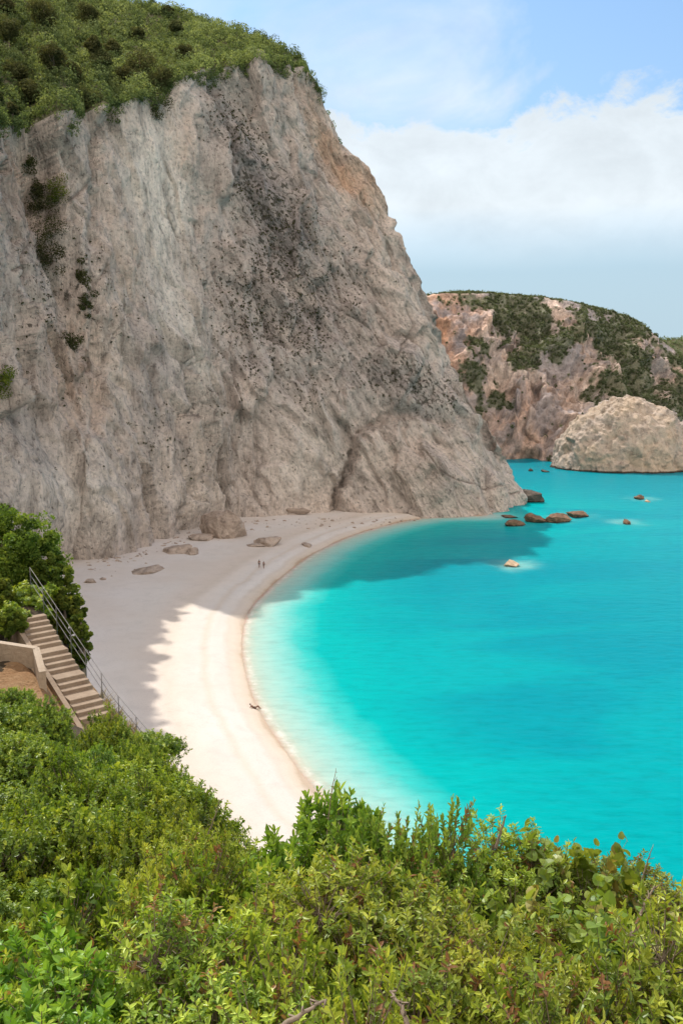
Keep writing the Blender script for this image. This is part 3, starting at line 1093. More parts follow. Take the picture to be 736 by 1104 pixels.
def hkey(b, c):
    hk_b.append(np.asarray(b, float)); hk_c.append(np.asarray(c, float))


def Gs(px, py):
    return np.append(G(px, py)[:2], -4)


hkey((-60, 400, -4), (-60, 470, 70))
hkey((0, 405, -4), (0, 470, 74))
hkey(Gs(440, 499), P(430, 326, 462))
hkey(Gs(490, 498), P(478, 318, 468))
hkey(Gs(530, 496), P(505, 317, 472))
hkey(Gs(556, 495), P(530, 318, 476))
hkey(Gs(580, 496), P(565, 321, 480))
hkey(Gs(603, 497), P(600, 325, 486))
hkey(Gs(640, 495), P(635, 332, 492))
hkey(Gs(690, 492), P(664, 339, 498))
hkey(Gs(740, 489), P(688, 350, 502))
hkey(Gs(790, 486), P(712, 370, 506))
hkey(Gs(840, 484), P(745, 393, 510))
hkey(Gs(890, 482), P(790, 410, 516))
hkey((285, 470, -4), (262, 510, 14))
hkey((290, 500, -4), (272, 520, 2))
NU2, NV2 = 420, 240
bk2, ck2 = catmull(hk_b, NU2), catmull(hk_c, NU2)
vv = np.linspace(0, 1.0, NV2)[:, None, None]
S = bk2[None] + (ck2 - bk2)[None] * vv
S[..., 2] = bk2[None, :, 2] + (ck2 - bk2)[None, :, 2] * (vv[..., 0] ** 0.92)
nb2 = 40
tb2 = np.linspace(0.02, 1, nb2)[:, None, None]
back2 = ck2[None] + np.array([10, 130, 0.0]) * tb2 + np.array([0, 0, 1.0]) * (4 * np.sin(tb2 * 2.2) - ck2[None, :, 2:3] * sstep(0.3, 1.0, tb2))
S = np.concatenate([S, back2], 0)
nr2 = NV2 + nb2
S0 = S.reshape(-1, 3)
Nn = grid_normals(S0, nr2, NU2)
if Nn[:NV2 * NU2, 1].mean() > 0:
    Nn = -Nn
pxs, pys, _ = project(S0)
v2 = np.repeat(np.concatenate([np.linspace(0, 1, NV2), 1 + tb2.ravel()]), NU2)
tilt = S0 @ np.array([[1, 0, 0.35], [0, 1, 0], [-0.35, 0, 1]]).T * np.array([1, 1, 0.3])
hq = lean_coords(S0, 26, 0.30)
disp = 8.5 * ridged(hq / 26.0, 4, 121) + 4.0 * ridged(hq / 9.0 + 4.2, 5, 131, 0.55) + 1.0 * fbm(S0 / 4.0, 4, 141, 0.6) + 3.0 * fbm(S0 / 45.0, 3, 151)
front = np.clip(1.6 - v2, 0.2, 1) * np.minimum(1, 0.4 + v2 * 5)
disp += 0.9 * np.clip(facets(S0 + 5 * fbm(S0 / 9, 3, 421)[:, None], 380, 422, 0.35, (1, 1, 0.5)), -4, 4) + 0.55 * np.clip(facets(S0, 1800, 423, 0.35, (1, 1, 0.6)), -2, 2)
disp = disp * front * np.where(v2 > 0.8, np.clip(1 - (v2 - 0.8) * 3.5, 0.22, 1), 1)


def gauss2(px, py, sx, sy):
    return np.exp(-((pxs - px) / sx) ** 2 - ((pys - py) / sy) ** 2)


disp += -6 * gauss2(572, 494, 12, 7) * (v2 < 1)
S2 = S0 + Nn * disp[:, None]
ww = fbm(S0 / 18, 5, 161)
orange = np.clip(1.2 * gauss2(480, 350, 45, 50) + 0.6 * gauss2(560, 440, 40, 30) + 0.5 * ww, 0, 0.9) * (0.6 + 0.4 * ww)
vegn = fbm(S0 * np.array([1, 1, 0.6]) / 14, 5, 171)
vegm = fbm(hq / 7.0, 5, 172, 0.6) * 1.5 + fbm(S0 / 24, 4, 171) * 1.1 + 0.18 * gauss2(548, 400, 40, 60) + 0.2 * gauss2(505, 400, 20, 50) + 1.0 * gauss2(725, 420, 75, 75) + 0.7 * gauss2(645, 352, 50, 20) + 0.5 * gauss2(530, 322, 30, 14) + 0.35 * gauss2(610, 355, 80, 30) + 0.5 * gauss2(600, 322, 120, 7) - 0.45 * gauss2(480, 350, 30, 40) - 0.7 * gauss2(575, 475, 60, 25) - 0.35 * gauss2(625, 420, 30, 30)
veg = np.where(v2 > 1.04, 1, sstep(0.26, 0.60, vegm))
o = build('far_headland', S2, [grid_faces(nr2, NU2)[:, ::-1]], M['headland'], attrs={'orange': np.clip(orange, 0, 1), 'veg': veg * 0.85})
tag(o, kind='structure')
wv = np.where(v2 < 1.25, veg, 0.0) * (pxs > 440) * (pxs < 860) + 0.015 * (pxs > 440) * (pxs < 800)
pts = pick_on_grid(S2, grid_faces(nr2, NU2), wv, 8000, rng)
rad = 0.5 + 1.2 * rng.random(len(pts)) ** 2.2
b = Bag()
clumps(b, pts + np.array([0, -0.2, 0.4]), rad, 34, 0.6, rng, tint_c=rng.random(len(pts)))
o = b.build('far_scrub', M['farveg'], smooth=False)
tag(o, kind='stuff')

# the more distant hill just showing at the right
xs = np.linspace(180, 640, 80)
ys = np.linspace(760, 1000, 40)
X, Y = np.meshgrid(xs, ys)
X, Y = X.ravel(), Y.ravel()
Zt = (76 - 0.06 * (X - 250)) * np.exp(-((Y - 860) / 90) ** 2) * sstep(180, 240, X) * sstep(640, 420, X) + 4 * fbm(np.stack([X / 30, Y / 30, X * 0], 1), 5, 181) - 3
o = build('distant_hill', np.stack([X, Y, Zt], 1), [grid_faces(40, 80)], M['hillsoil'])
tag(o, kind='structure')
pts = np.stack([X, Y, Zt], 1)[(Zt > 6) & (Y < 880)]
pts = pts[rng.integers(0, len(pts), 1500)] + rng.normal(size=(1500, 3)) * np.array([3, 3, 0.5])
b = Bag()
clumps(b, pts, 2.2 + 2 * rng.random(1500), 30, 1.5, rng, tint_c=rng.random(1500))
tag(b.build('distant_wood', M['farveg'], smooth=False), kind='stuff')

# ------------------------------------------------------------------ the domed islet
nt, npz = 420, 170
th = np.linspace(0, 2 * np.pi, nt, endpoint=False)
ph = np.linspace(0.0, np.pi / 2, npz)
TH, PH = np.meshgrid(th, ph)
TH, PH = TH.ravel(), PH.ravel()
c0 = P(668, 470, 384)
rr = np.sin(PH)
ax_ = np.where(np.cos(TH) < 0, 29.0, 37.0)
hh = 33.5 * np.cos(PH) ** 1.28 - 3.0
V = np.stack([c0[0] + ax_ * rr * np.cos(TH), c0[1] + 24.0 * rr * np.sin(TH), hh], 1)
nrm = unit(np.stack([np.cos(TH) * rr / 30, np.sin(TH) * rr / 24, np.cos(PH) / 28], 1))
til = V @ np.array([[1, 0, 0.5], [0, 1, 0], [-0.5, 0, 1]]).T * np.array([1, 1, 0.45])
dsp = 1.1 * ridged(V * np.array([1, 1, 0.2]) / 5.0, 5, 241) + 1.7 * ridged(til / 12, 6, 201, 0.5) + 0.7 * ridged(til / 4.0, 5, 211, 0.5) + 1.6 * fbm(V / 16, 3, 221) + 0.5 * fbm(V / 1.6, 3, 231)
dsp += 0.45 * np.clip(facets(V, 90, 431, 0.3, (1, 1, 0.7)), -2.5, 2.5) + 0.3 * np.clip(facets(V, 600, 432, 0.35, (1, 1, 0.7)), -1.2, 1.2)
V = V + nrm * (dsp - 1.0)[:, None]
Fq = []
i = np.arange(nt)
for r_ in range(npz - 1):
    Fq.append(np.stack([r_ * nt + i, (r_ + 1) * nt + i, (r_ + 1) * nt + (i + 1) % nt, r_ * nt + (i + 1) % nt], 1))
o = build('rock_islet', V, [np.concatenate(Fq)], M['islet'])
tag(o, 'large rounded dome of pale rock standing in the sea before the far headland', 'islet')


# ------------------------------------------------------------------ boulders
def ico(sub):
    import bmesh
    bm = bmesh.new()
    bmesh.ops.create_icosphere(bm, subdivisions=sub, radius=1.0)
    bm.verts.ensure_lookup_table()
    V_ = np.array([v.co[:] for v in bm.verts])
    F_ = np.array([[v.index for v in f.verts] for f in bm.faces])
    bm.free()
    return V_, F_


ICO5 = ico(5)
ICO4 = ico(4)


def boulder(name, label, cat, loc, size, seed, mat, group=None, rz=0.0, cuts=20, sub=ICO5, amp=0.10):
    rg = np.random.default_rng(seed)
    V_, F_ = sub
    V_ = V_.copy()
    for _ in range(cuts):
        n = rand_dirs(1, rg)[0]
        d = 0.38 + 0.42 * rg.random()
        e = V_ @ n - d
        V_ -= np.where(e > 0, e * 0.92, 0)[:, None] * n
    V_ = V_ + unit(V_) * (amp * ridged(V_ * 1.4 + seed, 5, seed, 0.55) + 0.06 * fbm(V_ * 5 + seed, 4, seed + 3))[:, None]
    V_ = V_ / np.abs(V_).max(0) * np.asarray(size, float)
    o_ = build(name, V_, [F_], mat, smooth=False)
    o_.location = loc
    o_.rotation_euler = (0, 0, rz)
    return tag(o_, label, cat, group)


gb = 'boulders lying on the beach'
for i, (px, py, wpx, hpx_, dep, mt, lab, rz) in enumerate([
    (240, 579, 47, 44, 0.8, 'boulder', 'biggest brown boulder leaning on the beach at the cliff foot', 0.3),
    (193, 596, 34, 18, 0.9, 'boulder', 'squat grey brown boulder left of the biggest one, nearer the camera', 0.1),
    (207, 598, 18, 11, 0.9, 'boulder', 'small dark boulder touching the right end of the squat one', -0.4),
    (287, 588, 30, 13, 0.8, 'boulder', 'low grey hump shaped boulder right of the biggest one', 0.0),
    (274, 589, 24, 6, 0.8, 'boulder', 'flat slab beside the low grey hump boulder', 0.2),
    (159, 617, 36, 9, 0.9, 'boulder', 'flat grey slab half buried in the shaded sand', 0.1),
    (97, 628, 13, 6, 0.9, 'boulder', 'small dark rock in the shade near the trees', 0.0),
    (111, 625, 7, 4, 0.9, 'boulder', 'smallest stone in the shade near the trees', 0.5),
    (330, 589, 11, 7, 0.9, 'boulder', 'small lone pale rock by the waterline', 0.0),
    (216, 582, 32, 10, 0.8, 'boulder', 'flat ledge rock between the biggest boulder and the cliff', 0.2),
    (312, 554, 42, 13, 0.6, 'cliff', 'long pale rock ledge against the cliff foot', 0.0),
]):
    q = on_beach(px, py)
    k = math.hypot(q[1], 43) / FPX
    sx, sz = wpx * k * 0.5 * 1.12, hpx_ * k * 0.62
    boulder('beach_boulder', lab, 'boulder', (q[0], q[1] + sx * dep * 0.3, q[2] + sz * 0.12), (sx, sx * dep, sz), 600 + i, M['boulder'], gb, rz)

ICO2 = ico(2)
rb = Bag()
rgr = np.random.default_rng(66)
for i_ in range(230):
    px_ = rgr.uniform(95, 470)
    fy_ = np.interp(px_, [95, 150, 187, 215, 250, 300, 355, 430, 470], [604, 596, 580, 568, 561, 559, 556, 557, 557])
    q_ = on_beach(px_, fy_ + abs(rgr.normal()) * 7 + 1)
    V_ = ICO2[0] * (1 + 0.25 * rgr.normal(size=(len(ICO2[0]), 1)) * 0.6)
    for _ in range(6):
        n_ = rand_dirs(1, rgr)[0]
        e_ = V_ @ n_ - 0.55
        V_ = V_ - np.where(e_ > 0, e_, 0)[:, None] * n_
    rb.add(V_ * (0.14 + 0.5 * rgr.random() ** 4) * rgr.uniform(0.7, 1.3, 3) * np.array([1.2, 1, 0.7]) + q_, [ICO2[1]], 0)
tag(rb.build('rubble', M['boulder'], smooth=False), kind='stuff')

gs = 'rocks standing in the sea off the cape'
for i, (px, py, wpx, hpx_, mt, lab, sub) in enumerate([
    (566, 541, 36, 24, 'tiprock', 'dark rock at the very tip of the big cliff', ICO5),
    (556, 567, 24, 9, 'searock', 'leftmost dark brown rock of the row in the water', ICO5),
    (577, 563, 26, 12, 'searock', 'second dark brown rock of the row, between two others', ICO5),
    (605, 563, 30, 11, 'searock', 'third brown rock of the row in the water, low and wide', ICO5),
    (623, 557, 34, 9, 'searock', 'rightmost and farthest long brown rock of the row', ICO5),
    (552, 610, 22, 6, 'palerock', 'pale orange rock just breaking the surface alone', ICO5),
    (690, 538, 16, 6, 'searock', 'brown rock with a pale foot off the islet', ICO4),
    (698, 541, 9, 3, 'palerock', 'pale flat rock beside the brown one off the islet', ICO4),
    (675, 565, 10, 6, 'searock', 'small lone dark rock at the right in the water', ICO4),
    (572, 508, 6, 4, 'tiprock', 'tiny dark rock in the cove before the far headland', ICO4),
    (588, 509, 10, 3, 'tiprock', 'low dark reef touching the left foot of the islet', ICO4),
    (548, 558, 18, 3, 'searock', 'low reef awash behind the leftmost brown rock', ICO4),
]):
    q = G(px, py)
    k = math.hypot(q[1], 43) / FPX
    sx, sz = wpx * k * 0.5 * 1.1, hpx_ * k * 0.72
    boulder('sea_rock', lab, 'sea rock', (q[0], q[1] + sx * 0.25, sz * 0.15), (sx, sx * 0.75, sz), 700 + i, M[mt], gs, 0.2 * i, 18, sub, 0.15)

# ------------------------------------------------------------------ near slope under the scrub
edge = catmull([(14, 5.2), (7, 6.0), (3.2, 6.6), (1.2, 7.4), (-0.5, 9), (-1.6, 12), (-2.3, 15), (-3.6, 20), (-5.6, 26), (-7.15, 30), (-8.9, 33), (-10.7, 36), (-12.6, 40), (-16.5, 46), (-24, 53), (-45, 62)], 120)
near_poly = np.concatenate([edge, [(-120, 62), (-120, -20), (14, -20)]])
ST0 = P(104, 776, 30.0)      # foot of the stair, centre line
ST1 = P(33, 664, 35.0)       # head of the stair
sdir = (ST1 - ST0)[:2] / np.linalg.norm((ST1 - ST0)[:2])
sright = np.array([sdir[1], -sdir[0]])
srun = np.linalg.norm((ST1 - ST0)[:2])


HOLLOWS = [(P(205, 985, 4.7), 0.5), (P(165, 930, 6.5), 0.6), (P(395, 1075, 3.0), 0.32), (P(640, 1062, 3.0), 0.32), (P(520, 960, 4.3), 0.3), (P(60, 1000, 4.0), 0.35), (P(330, 920, 5.0), 0.3), (P(120, 880, 8.8), 0.6)]


def near_ground(x, y):
    x, y = np.atleast_1d(np.asarray(x, float)), np.atleast_1d(np.asarray(y, float))
    d = polydist(edge, x, y)
    d = np.where(inside(near_poly, x, y), d, -d)
    n = fbm(np.stack([x / 3, y / 3, x * 0], 1), 4, 301)
    z = 41.15 - 0.42 * y + 0.45 * np.maximum(0, -x - 4) + 0.25 * n
    z = np.where(y > 34, z + (y - 34) * 0.36, z)
    z = z - 0.25 - 0.45 * sstep(5.5, 9, y) * sstep(27, 22, y)
    z = np.where(y < 0, 41.15 - 0.1 * y, z)
    # dirt shelf behind the low wall
    sh = sstep(2.6, 1.4, np.hypot((x + 11.4) * 0.8, y - 30.6))
    z = z * (1 - sh) + (31.75 + 0.25 * (y - 30.6) - 0.06 * (x + 11.4) + 0.2 * n) * sh
    # bed of the stair
    a = (x - ST0[0]) * sdir[0] + (y - ST0[1]) * sdir[1]
    c = (x - ST0[0]) * sright[0] + (y - ST0[1]) * sright[1]
    zs = ST0[2] + (ST1[2] - ST0[2]) * np.clip(a / srun, -0.6, 1.3) - 0.35
    m = sstep(1.5, 0.7, np.abs(c)) * sstep(-2.5, -0.5, a) * sstep(srun + 4, srun + 1.0, a)
    z = z * (1 - m) + zs * m
    for hc, hr in HOLLOWS:
        z = z - 0.7 * np.exp(-((x - hc[0]) ** 2 + (y - hc[1]) ** 2) / hr ** 2)
    drop = np.maximum(-d, 0)
    z = z - 4.0 * drop + np.minimum(drop, 1) * n * 0.6
    return np.maximum(z, -1.5), d


gx = np.arange(-60, 16, 0.25)
gy = np.arange(-14, 66, 0.25)
X, Y = np.meshgrid(gx, gy)
X, Y = X.ravel(), Y.ravel()
Z, dE = near_ground(X, Y)
F = grid_faces(len(gy), len(gx))
keep = (dE[F] > -17).any(1)
soilm = (sstep(2.6, 1.4, np.hypot((X + 10.4) * 0.7, Y - 30.5)))
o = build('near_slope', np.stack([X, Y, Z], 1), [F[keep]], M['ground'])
tag(o, kind='structure')
# orange dirt shelf beside the stair: a thin bank laid over the slope
def patch(name, x0, x1, y0, y1, step, mat, lift, shape):
    gx_ = np.arange(x0, x1, step); gy_ = np.arange(y0, y1, step)
    X_, Y_ = np.meshgrid(gx_, gy_); X_, Y_ = X_.ravel(), Y_.ravel()
    Z_, _d = near_ground(X_, Y_)
    m = shape(X_, Y_) + 0.4 * fbm(np.stack([X_, Y_, X_ * 0], 1), 4, 311)
    Z_ = Z_ + lift * np.clip(m, -1, 1) + 0.06 * fbm(np.stack([X_ * 2, Y_ * 2, X_ * 0], 1), 4, 321)
    F_ = grid_faces(len(gy_), len(gx_))
    o_ = build(name, np.stack([X_, Y_, Z_], 1), [F_[(m[F_] > -0.1).all(1)]], mat)
    return tag(o_, kind='structure')


patch('dirt_bank', -14.5, -6.0, 25.5, 33.5, 0.12, M['soil'], 0.16, lambda x, y: 1.2 - np.hypot((x + 10.6) / 2.4, (y - 30.0) / 2.2))

# ------------------------------------------------------------------ stairs, rail, low wall
stair = thing('staircase', 'weathered concrete steps climbing the slope at the left beside a metal handrail', 'stairs', tuple(ST0))
NS = 17
rise = (ST1[2] - ST0[2]) / NS
run = srun / NS
ax3 = np.array([sright[0], sright[1], 0]); ay3 = np.array([sdir[0], sdir[1], 0])
offs = 0.0
pos_list = []
for i in range(NS):
    wide = 1.75 if i in (3, 6, 10) else 0.86
    pos_list.append((offs, wide))
    offs += wide
sc_ = NS / offs
for i, (o0, wd) in enumerate(pos_list):
    b = Bag()
    a0, a1 = o0 * sc_ * run, (o0 + wd) * sc_ * run
    zt = rise * (i + 1)
    cx = ay3 * (a0 + a1 + 0.04) / 2 + np.array([0, 0, zt - 0.3])
    box(b, cx, 0.56 + 0.03 * random.random(), (a1 - a0) / 2 + 0.02, 0.3, ax3, ay3)
    s = b.build('step', M['concrete'], stair, smooth=False)
    bv = s.modifiers.new('worn', 'BEVEL'); bv.width = 0.02; bv.segments = 2
b = Bag()
V_ = []
for a_, z_ in ((-0.5, -0.15), (srun + 0.1, rise * NS - 0.02)):
    for o_, dz_ in ((-0.80, -0.7), (-0.62, -0.7), (-0.62, 0.10), (-0.80, 0.10)):
        V_.append(ax3 * o_ + ay3 * a_ + np.array([0, 0, z_ + dz_]))
b.add(V_, [np.array([(0, 1, 5, 4), (1, 2, 6, 5), (2, 3, 7, 6), (3, 0, 4, 7), (0, 3, 2, 1), (4, 5, 6, 7)])])
s = b.build('side_kerb', M['concrete'], stair, smooth=False)

rail = thing('handrail', 'galvanised metal handrail with thin posts along the stair edge above the beach', 'handrail', tuple(ST0))
slope = rise * NS / srun


def rail_pt(a, h):
    """point a metres along the stair from its foot on the rail line"""
    if a < 0:
        e = np.array([-0.02, 0, 0]) * 0
        return ax3 * (0.66 + 0.05 * a * 0) + ay3 * a + np.array([0, 0, slope * a * 0.6 + h])
    return ax3 * 0.66 + ay3 * a + np.array([0, 0, slope * a + h])


A0, A1 = -3.3, srun + 1.7
npost = 9
for i in range(npost):
    a = A0 + (A1 - A0) * i / (npost - 1)
    b = Bag()
    tube(b, [rail_pt(a, -0.5), rail_pt(a, 0.98)], 0.016, 8)
    b.build('post', M['metal'], rail)
for h in (0.98, 0.66, 0.34):
    b = Bag()
    tube(b, [rail_pt(A0 + (A1 - A0) * t, h) for t in np.linspace(0, 1, 24)], 0.013, 8)
    b.build('rail', M['metal'], rail)

wall = thing('low_wall', 'low concrete retaining wall with a beige coping around the dirt shelf', 'wall', tuple(P(38, 700, 31.5)))
wc = P(39, 698, 31.6)
b = Bag()
wb = P(-14, 690, 32.2)
for nm, (p, q_, zt_, hgt, th_) in {'back': (wb, wc, None, 0.5, 0.13), 'side': (wc, P(46, 724, 30.2), None, 1.0, 0.12)}.items():
    d_ = (q_ - p); L = np.linalg.norm(d_[:2]); dd_ = np.array([d_[0], d_[1], 0]) / L
    n_ = 6
    pr = np.array([dd_[1], -dd_[0], 0])
    V_, F_ = [], []
    for j in range(n_ + 1):
        c = p + d_ * j / n_ - wc
        for s_, z_ in ((-1, -hgt * 1.6), (1, -hgt * 1.6), (1, 0), (-1, 0)):
            V_.append(c + pr * th_ * s_ + np.array([0, 0, z_]))
    for j in range(n_):
        for k in range(4):
            a_, b2_ = j * 4 + k, j * 4 + (k + 1) % 4
            F_.append((a_, b2_, b2_ + 4, a_ + 4))
    F_.append((0, 3, 2, 1)); e_ = n_ * 4; F_.append((e_, e_ + 1, e_ + 2, e_ + 3))
    bb = Bag(); bb.add(V_, [np.array(F_)])
    s = bb.build('wall_section', M['wallplaster'], wall, smooth=False)
wall.location = tuple(wc)

# ------------------------------------------------------------------ dense trees beyond the stair
gt = 'dense evergreen trees at the head of the stair'
def bushy(name, label, cat, px, pytop, pybot, wpx, Yd, seed, mat, group, leaf=0.13, nsub=34, nleaf=330):
    top, bot = P(px, pytop, Yd), P(px, pybot, Yd)
    h = top[2] - bot[2]
    r = wpx * 0.5 * Yd / FPX
    rg = np.random.default_rng(seed)
    t = thing(name, label, cat, tuple(bot), group)
    nsub = int(nsub * 2.8)
    cs = rand_dirs(nsub, rg) * (0.35 + 0.65 * rg.random((nsub, 1)) ** 0.5)
    cs = cs * np.array([r * 0.78, r * 0.7, h * 0.40]) + np.array([0, 0, h * 0.55])
    b_ = Bag()
    clumps(b_, cs, min(r, h) * (0.10 + 0.15 * rg.random(nsub) ** 1.5), int(nleaf * 0.42), leaf * 1.15, rg, tint_c=rg.random(nsub), squash=0.8, inner=0.15, jit=1.0)
    b_.build('crown', mat, t, smooth=False)
    b_ = Bag()
    for c in cs[:9]:
        tube(b_, [np.array([rg.normal() * 0.1, rg.normal() * 0.1, -1.2]), c * np.array([0.35, 0.35, 0.5]), c], [0.13, 0.08, 0.03], 6)
    b_.build('trunk', M['bark'], t)
    return t


bushy('evergreen_tree', 'big rounded dark evergreen at the left edge above the stair head', 'tree', 22, 545, 690, 130, 42, 801, M['juniper'], gt, nsub=46, nleaf=420)
bushy('evergreen_tree', 'dark evergreen leaning out over the beach right of the stair head', 'tree', 62, 590, 690, 66, 41, 802, M['juniper'], gt, nsub=30)
bushy('evergreen_tree', 'bright topped evergreen shrub outside the handrail, lower on the edge', 'tree', 76, 628, 720, 50, 38, 803, M['juniper'], gt)
bushy('evergreen_tree', 'lowest narrow evergreen hugging the cliff edge beside the handrail', 'tree', 88, 660, 730, 34, 36.5, 804, M['juniper'], gt, nsub=22)
bushy('evergreen_tree', 'rounded green bush left of the stair at the photo edge', 'tree', -2, 615, 700, 66, 36.5, 805, M['juniper'], gt, nsub=34)
bushy('evergreen_tree', 'small evergreen bush above the dirt shelf left of the upper steps', 'tree', 14, 655, 695, 40, 34.0, 806, M['juniper'], gt, nsub=20)


# ------------------------------------------------------------------ shrubs of the foreground
def shrub_arrays(seed, style, Rr=0.8, Hh=1.0, nclus=26, nshoot=620, ls=1.0):
    """leaf bag and stem bag of one shrub around the origin"""
    rg = np.random.default_rng(seed)
    st_ = dict(
        mastic=dict(L=0.038, W=0.0155, per=14, ang=70, sh=0.075, up=0.2, near=True, twig=0.0032),
        broad=dict(L=0.060, W=0.029, per=18, ang=55, sh=0.13, up=0.4, near=True, twig=0.004),
        upright=dict(L=0.048, W=0.024, per=24, ang=50, sh=0.18, up=0.6, near=True, twig=0.0045),
        round=dict(L=0.078, W=0.078, per=8, ang=70, sh=0.24, up=0.4, near=True, twig=0.0035),
        thick=dict(L=0.072, W=0.040, per=18, ang=74, sh=0.19, up=0.3, near=False, twig=0.005),
    )[style]
    lb, sb = Bag(), Bag()
    # cluster heads over an uneven dome
    d = rand_dirs(nclus * 3, rg)
    d = d[d[:, 2] > -0.1][:nclus]
    nclus = len(d)
    ln = 0.62 + 0.38 * rg.random(nclus)
    C = d * ln[:, None] * np.array([Rr, Rr, Hh * 0.72]) + np.array([0, 0, Hh * 0.22])
    for c in C:
        mid = c * np.array([0.4, 0.4, 0.55]) + rg.normal(size=3) * 0.05 * Rr
        tube(sb, [np.array([rg.normal() * 0.05, rg.normal() * 0.05, -0.15]), mid, c], [0.016 * Rr + 0.004, 0.010 * Rr + 0.003, 0.004], 5)
    idx = rg.integers(0, nclus, nshoot)
    off = rand_dirs(nshoot, rg) * (rg.random((nshoot, 1)) ** 0.4) * np.array([0.23, 0.23, 0.20]) * Rr
    base = C[idx] + off
    base[:, 2] = np.maximum(base[:, 2], 0.02)
    outw = unit(base - np.array([0, 0, Hh * 0.1]))
    sd = unit(outw * 0.55 + unit(off) * 0.75 + np.array([0, 0, st_['up']]) + rg.normal(size=(nshoot, 3)) * 0.22)
    sl = st_['sh'] * (0.55 + 0.9 * rg.random(nshoot))
    # shoot stems: three-sided prisms
    e1 = unit(np.cross(sd, rg.normal(size=(nshoot, 3))))
    e2 = np.cross(sd, e1)
    rad = st_['twig'] * (0.8 + 0.5 * rg.random(nshoot))[:, None]
    root = base - sd * 0.10 * Rr - unit(off) * 0.05
    tip = base + sd * sl[:, None]
    ring = []
    for k in range(3):
        a = 2 * math.pi * k / 3
        ring.append(root + (e1 * math.cos(a) + e2 * math.sin(a)) * rad)
    for k in range(3):
        a = 2 * math.pi * k / 3
        ring.append(tip + (e1 * math.cos(a) + e2 * math.sin(a)) * rad * 0.4)
    VV = np.stack(ring, 1).reshape(-1, 3)
    oo = (np.arange(nshoot) * 6)[:, None]
    sb.add(VV, [np.concatenate([oo + np.array(f) for f in ((0, 1, 4, 3), (1, 2, 5, 4), (2, 0, 3, 5))])])
    # leaves spiralling up each shoot
    per = st_['per']
    n = nshoot * per
    si = np.repeat(np.arange(nshoot), per)
    k = np.tile(np.arange(per), nshoot)
    t = (k + rg.random(n) * 0.8) / per
    t = 0.12 + 0.88 * t
    B = base[si] + sd[si] * (sl[si] * t)[:, None]
    an = k * 2.399 + rg.random(n) * 0.7 + si
    radl = e1[si] * np.cos(an)[:, None] + e2[si] * np.sin(an)[:, None]
    ang = R(st_['ang']) * (1.12 - 0.38 * t) + rg.normal(size=n) * 0.28
    Dl = unit(sd[si] * np.cos(ang)[:, None] + radl * np.sin(ang)[:, None] + rg.normal(size=(n, 3)) * 0.16)
    Nl = unit(sd[si] * np.sin(ang)[:, None] - radl * np.cos(ang)[:, None] + rg.normal(size=(n, 3)) * 0.25)
    size = (0.65 + 0.5 * rg.random(n)) * (1.05 - 0.35 * (t > 0.88))
    shoot_t = rg.random(nshoot)
    clus_t = rg.random(nclus)
    tint = np.clip(-0.05 + 0.25 * shoot_t[si] + 0.28 * t + 0.25 * rg.random(n) + 0.28 * clus_t[idx][si], 0, 0.88)
    dry = (rg.random(nshoot) < (0.065 if style == 'mastic' else 0.03))[si] & (rg.random(n) < 0.75) | (rg.random(n) < 0.022)
    tint = np.where(dry, 0.95, tint)
    L, W = st_['L'] * size * ls, st_['W'] * size * ls
    if style == 'round':
        leaf_disc(lb, B, Dl, Nl, L, W, tint)
    elif st_['near']:
        leaf_near(lb, B, Dl, Nl, L, W, tint, 0.12, 0.25)
    else:
        leaf_far(lb, B, Dl, Nl, L, W, np.minimum(tint, 0.88), True)
    return lb, sb


STYLES = {}
src_specs = [('mastic', 901, 0.85, 1.0, 36, 2300), ('mastic', 902, 0.95, 0.85, 38, 2400), ('broad', 903, 0.75, 1.05, 28, 820), ('upright', 904, 0.7, 1.1, 26, 600),
             ('round', 905, 0.85, 0.8, 28, 420), ('thick', 906, 1.5, 1.4, 50, 2300), ('thick', 907, 1.4, 1.6, 48, 2200), ('thick', 908, 1.6, 1.2, 50, 2300)]
ARR = {}
for nm, sd_, Rr, Hh, ncl, nsh in src_specs:
    ARR[sd_] = (nm, Rr, Hh, shrub_arrays(sd_, nm, Rr, Hh, ncl, nsh))
TOPZ = {k: float(np.percentile(v[3][0].arrays()[0][:, 2], 99.7)) for k, v in ARR.items()}
PROTO = {}
KIND = {'mastic': 'mastic_shrub', 'broad': 'broadleaf_shrub', 'upright': 'upright_shrub', 'round': 'greenbrier', 'thick': 'maquis_shrub'}


def place_shrub(src, x, y, height, wscale, rz, label, group='evergreen shrubs on the near slope'):
    nm, Rr, Hh, (lb, sb) = ARR[src]
    zg = float(near_ground(x, y)[0][0])
    s = height / TOPZ[src]
    scl = (s * wscale, s * wscale, s)
    if src not in PROTO:
        t = thing(KIND[nm], label, 'shrub', (x, y, zg), group, rz)
        t.scale = scl
        lb.build('foliage', M[nm], t, smooth=False)
        sb.build('stem', M['bark'] if nm != 'mastic' else M['twig'], t)
        PROTO[src] = t
        return t
    return copy_thing(PROTO[src], (x, y, zg), rz, scl, label, group)


def shrub_px(src, px, pytop, Yd, wscale, rz, label):
    q = P(px, pytop, Yd)
    zg = float(near_ground(q[0], Yd)[0][0])
    h = max(0.45, q[2] - zg)
    nm, Rr, Hh, _ = ARR[src]
    return place_shrub(src, q[0], Yd, h, min(wscale, 1.0 / max(0.4, h / Hh) * wscale), rz, label)


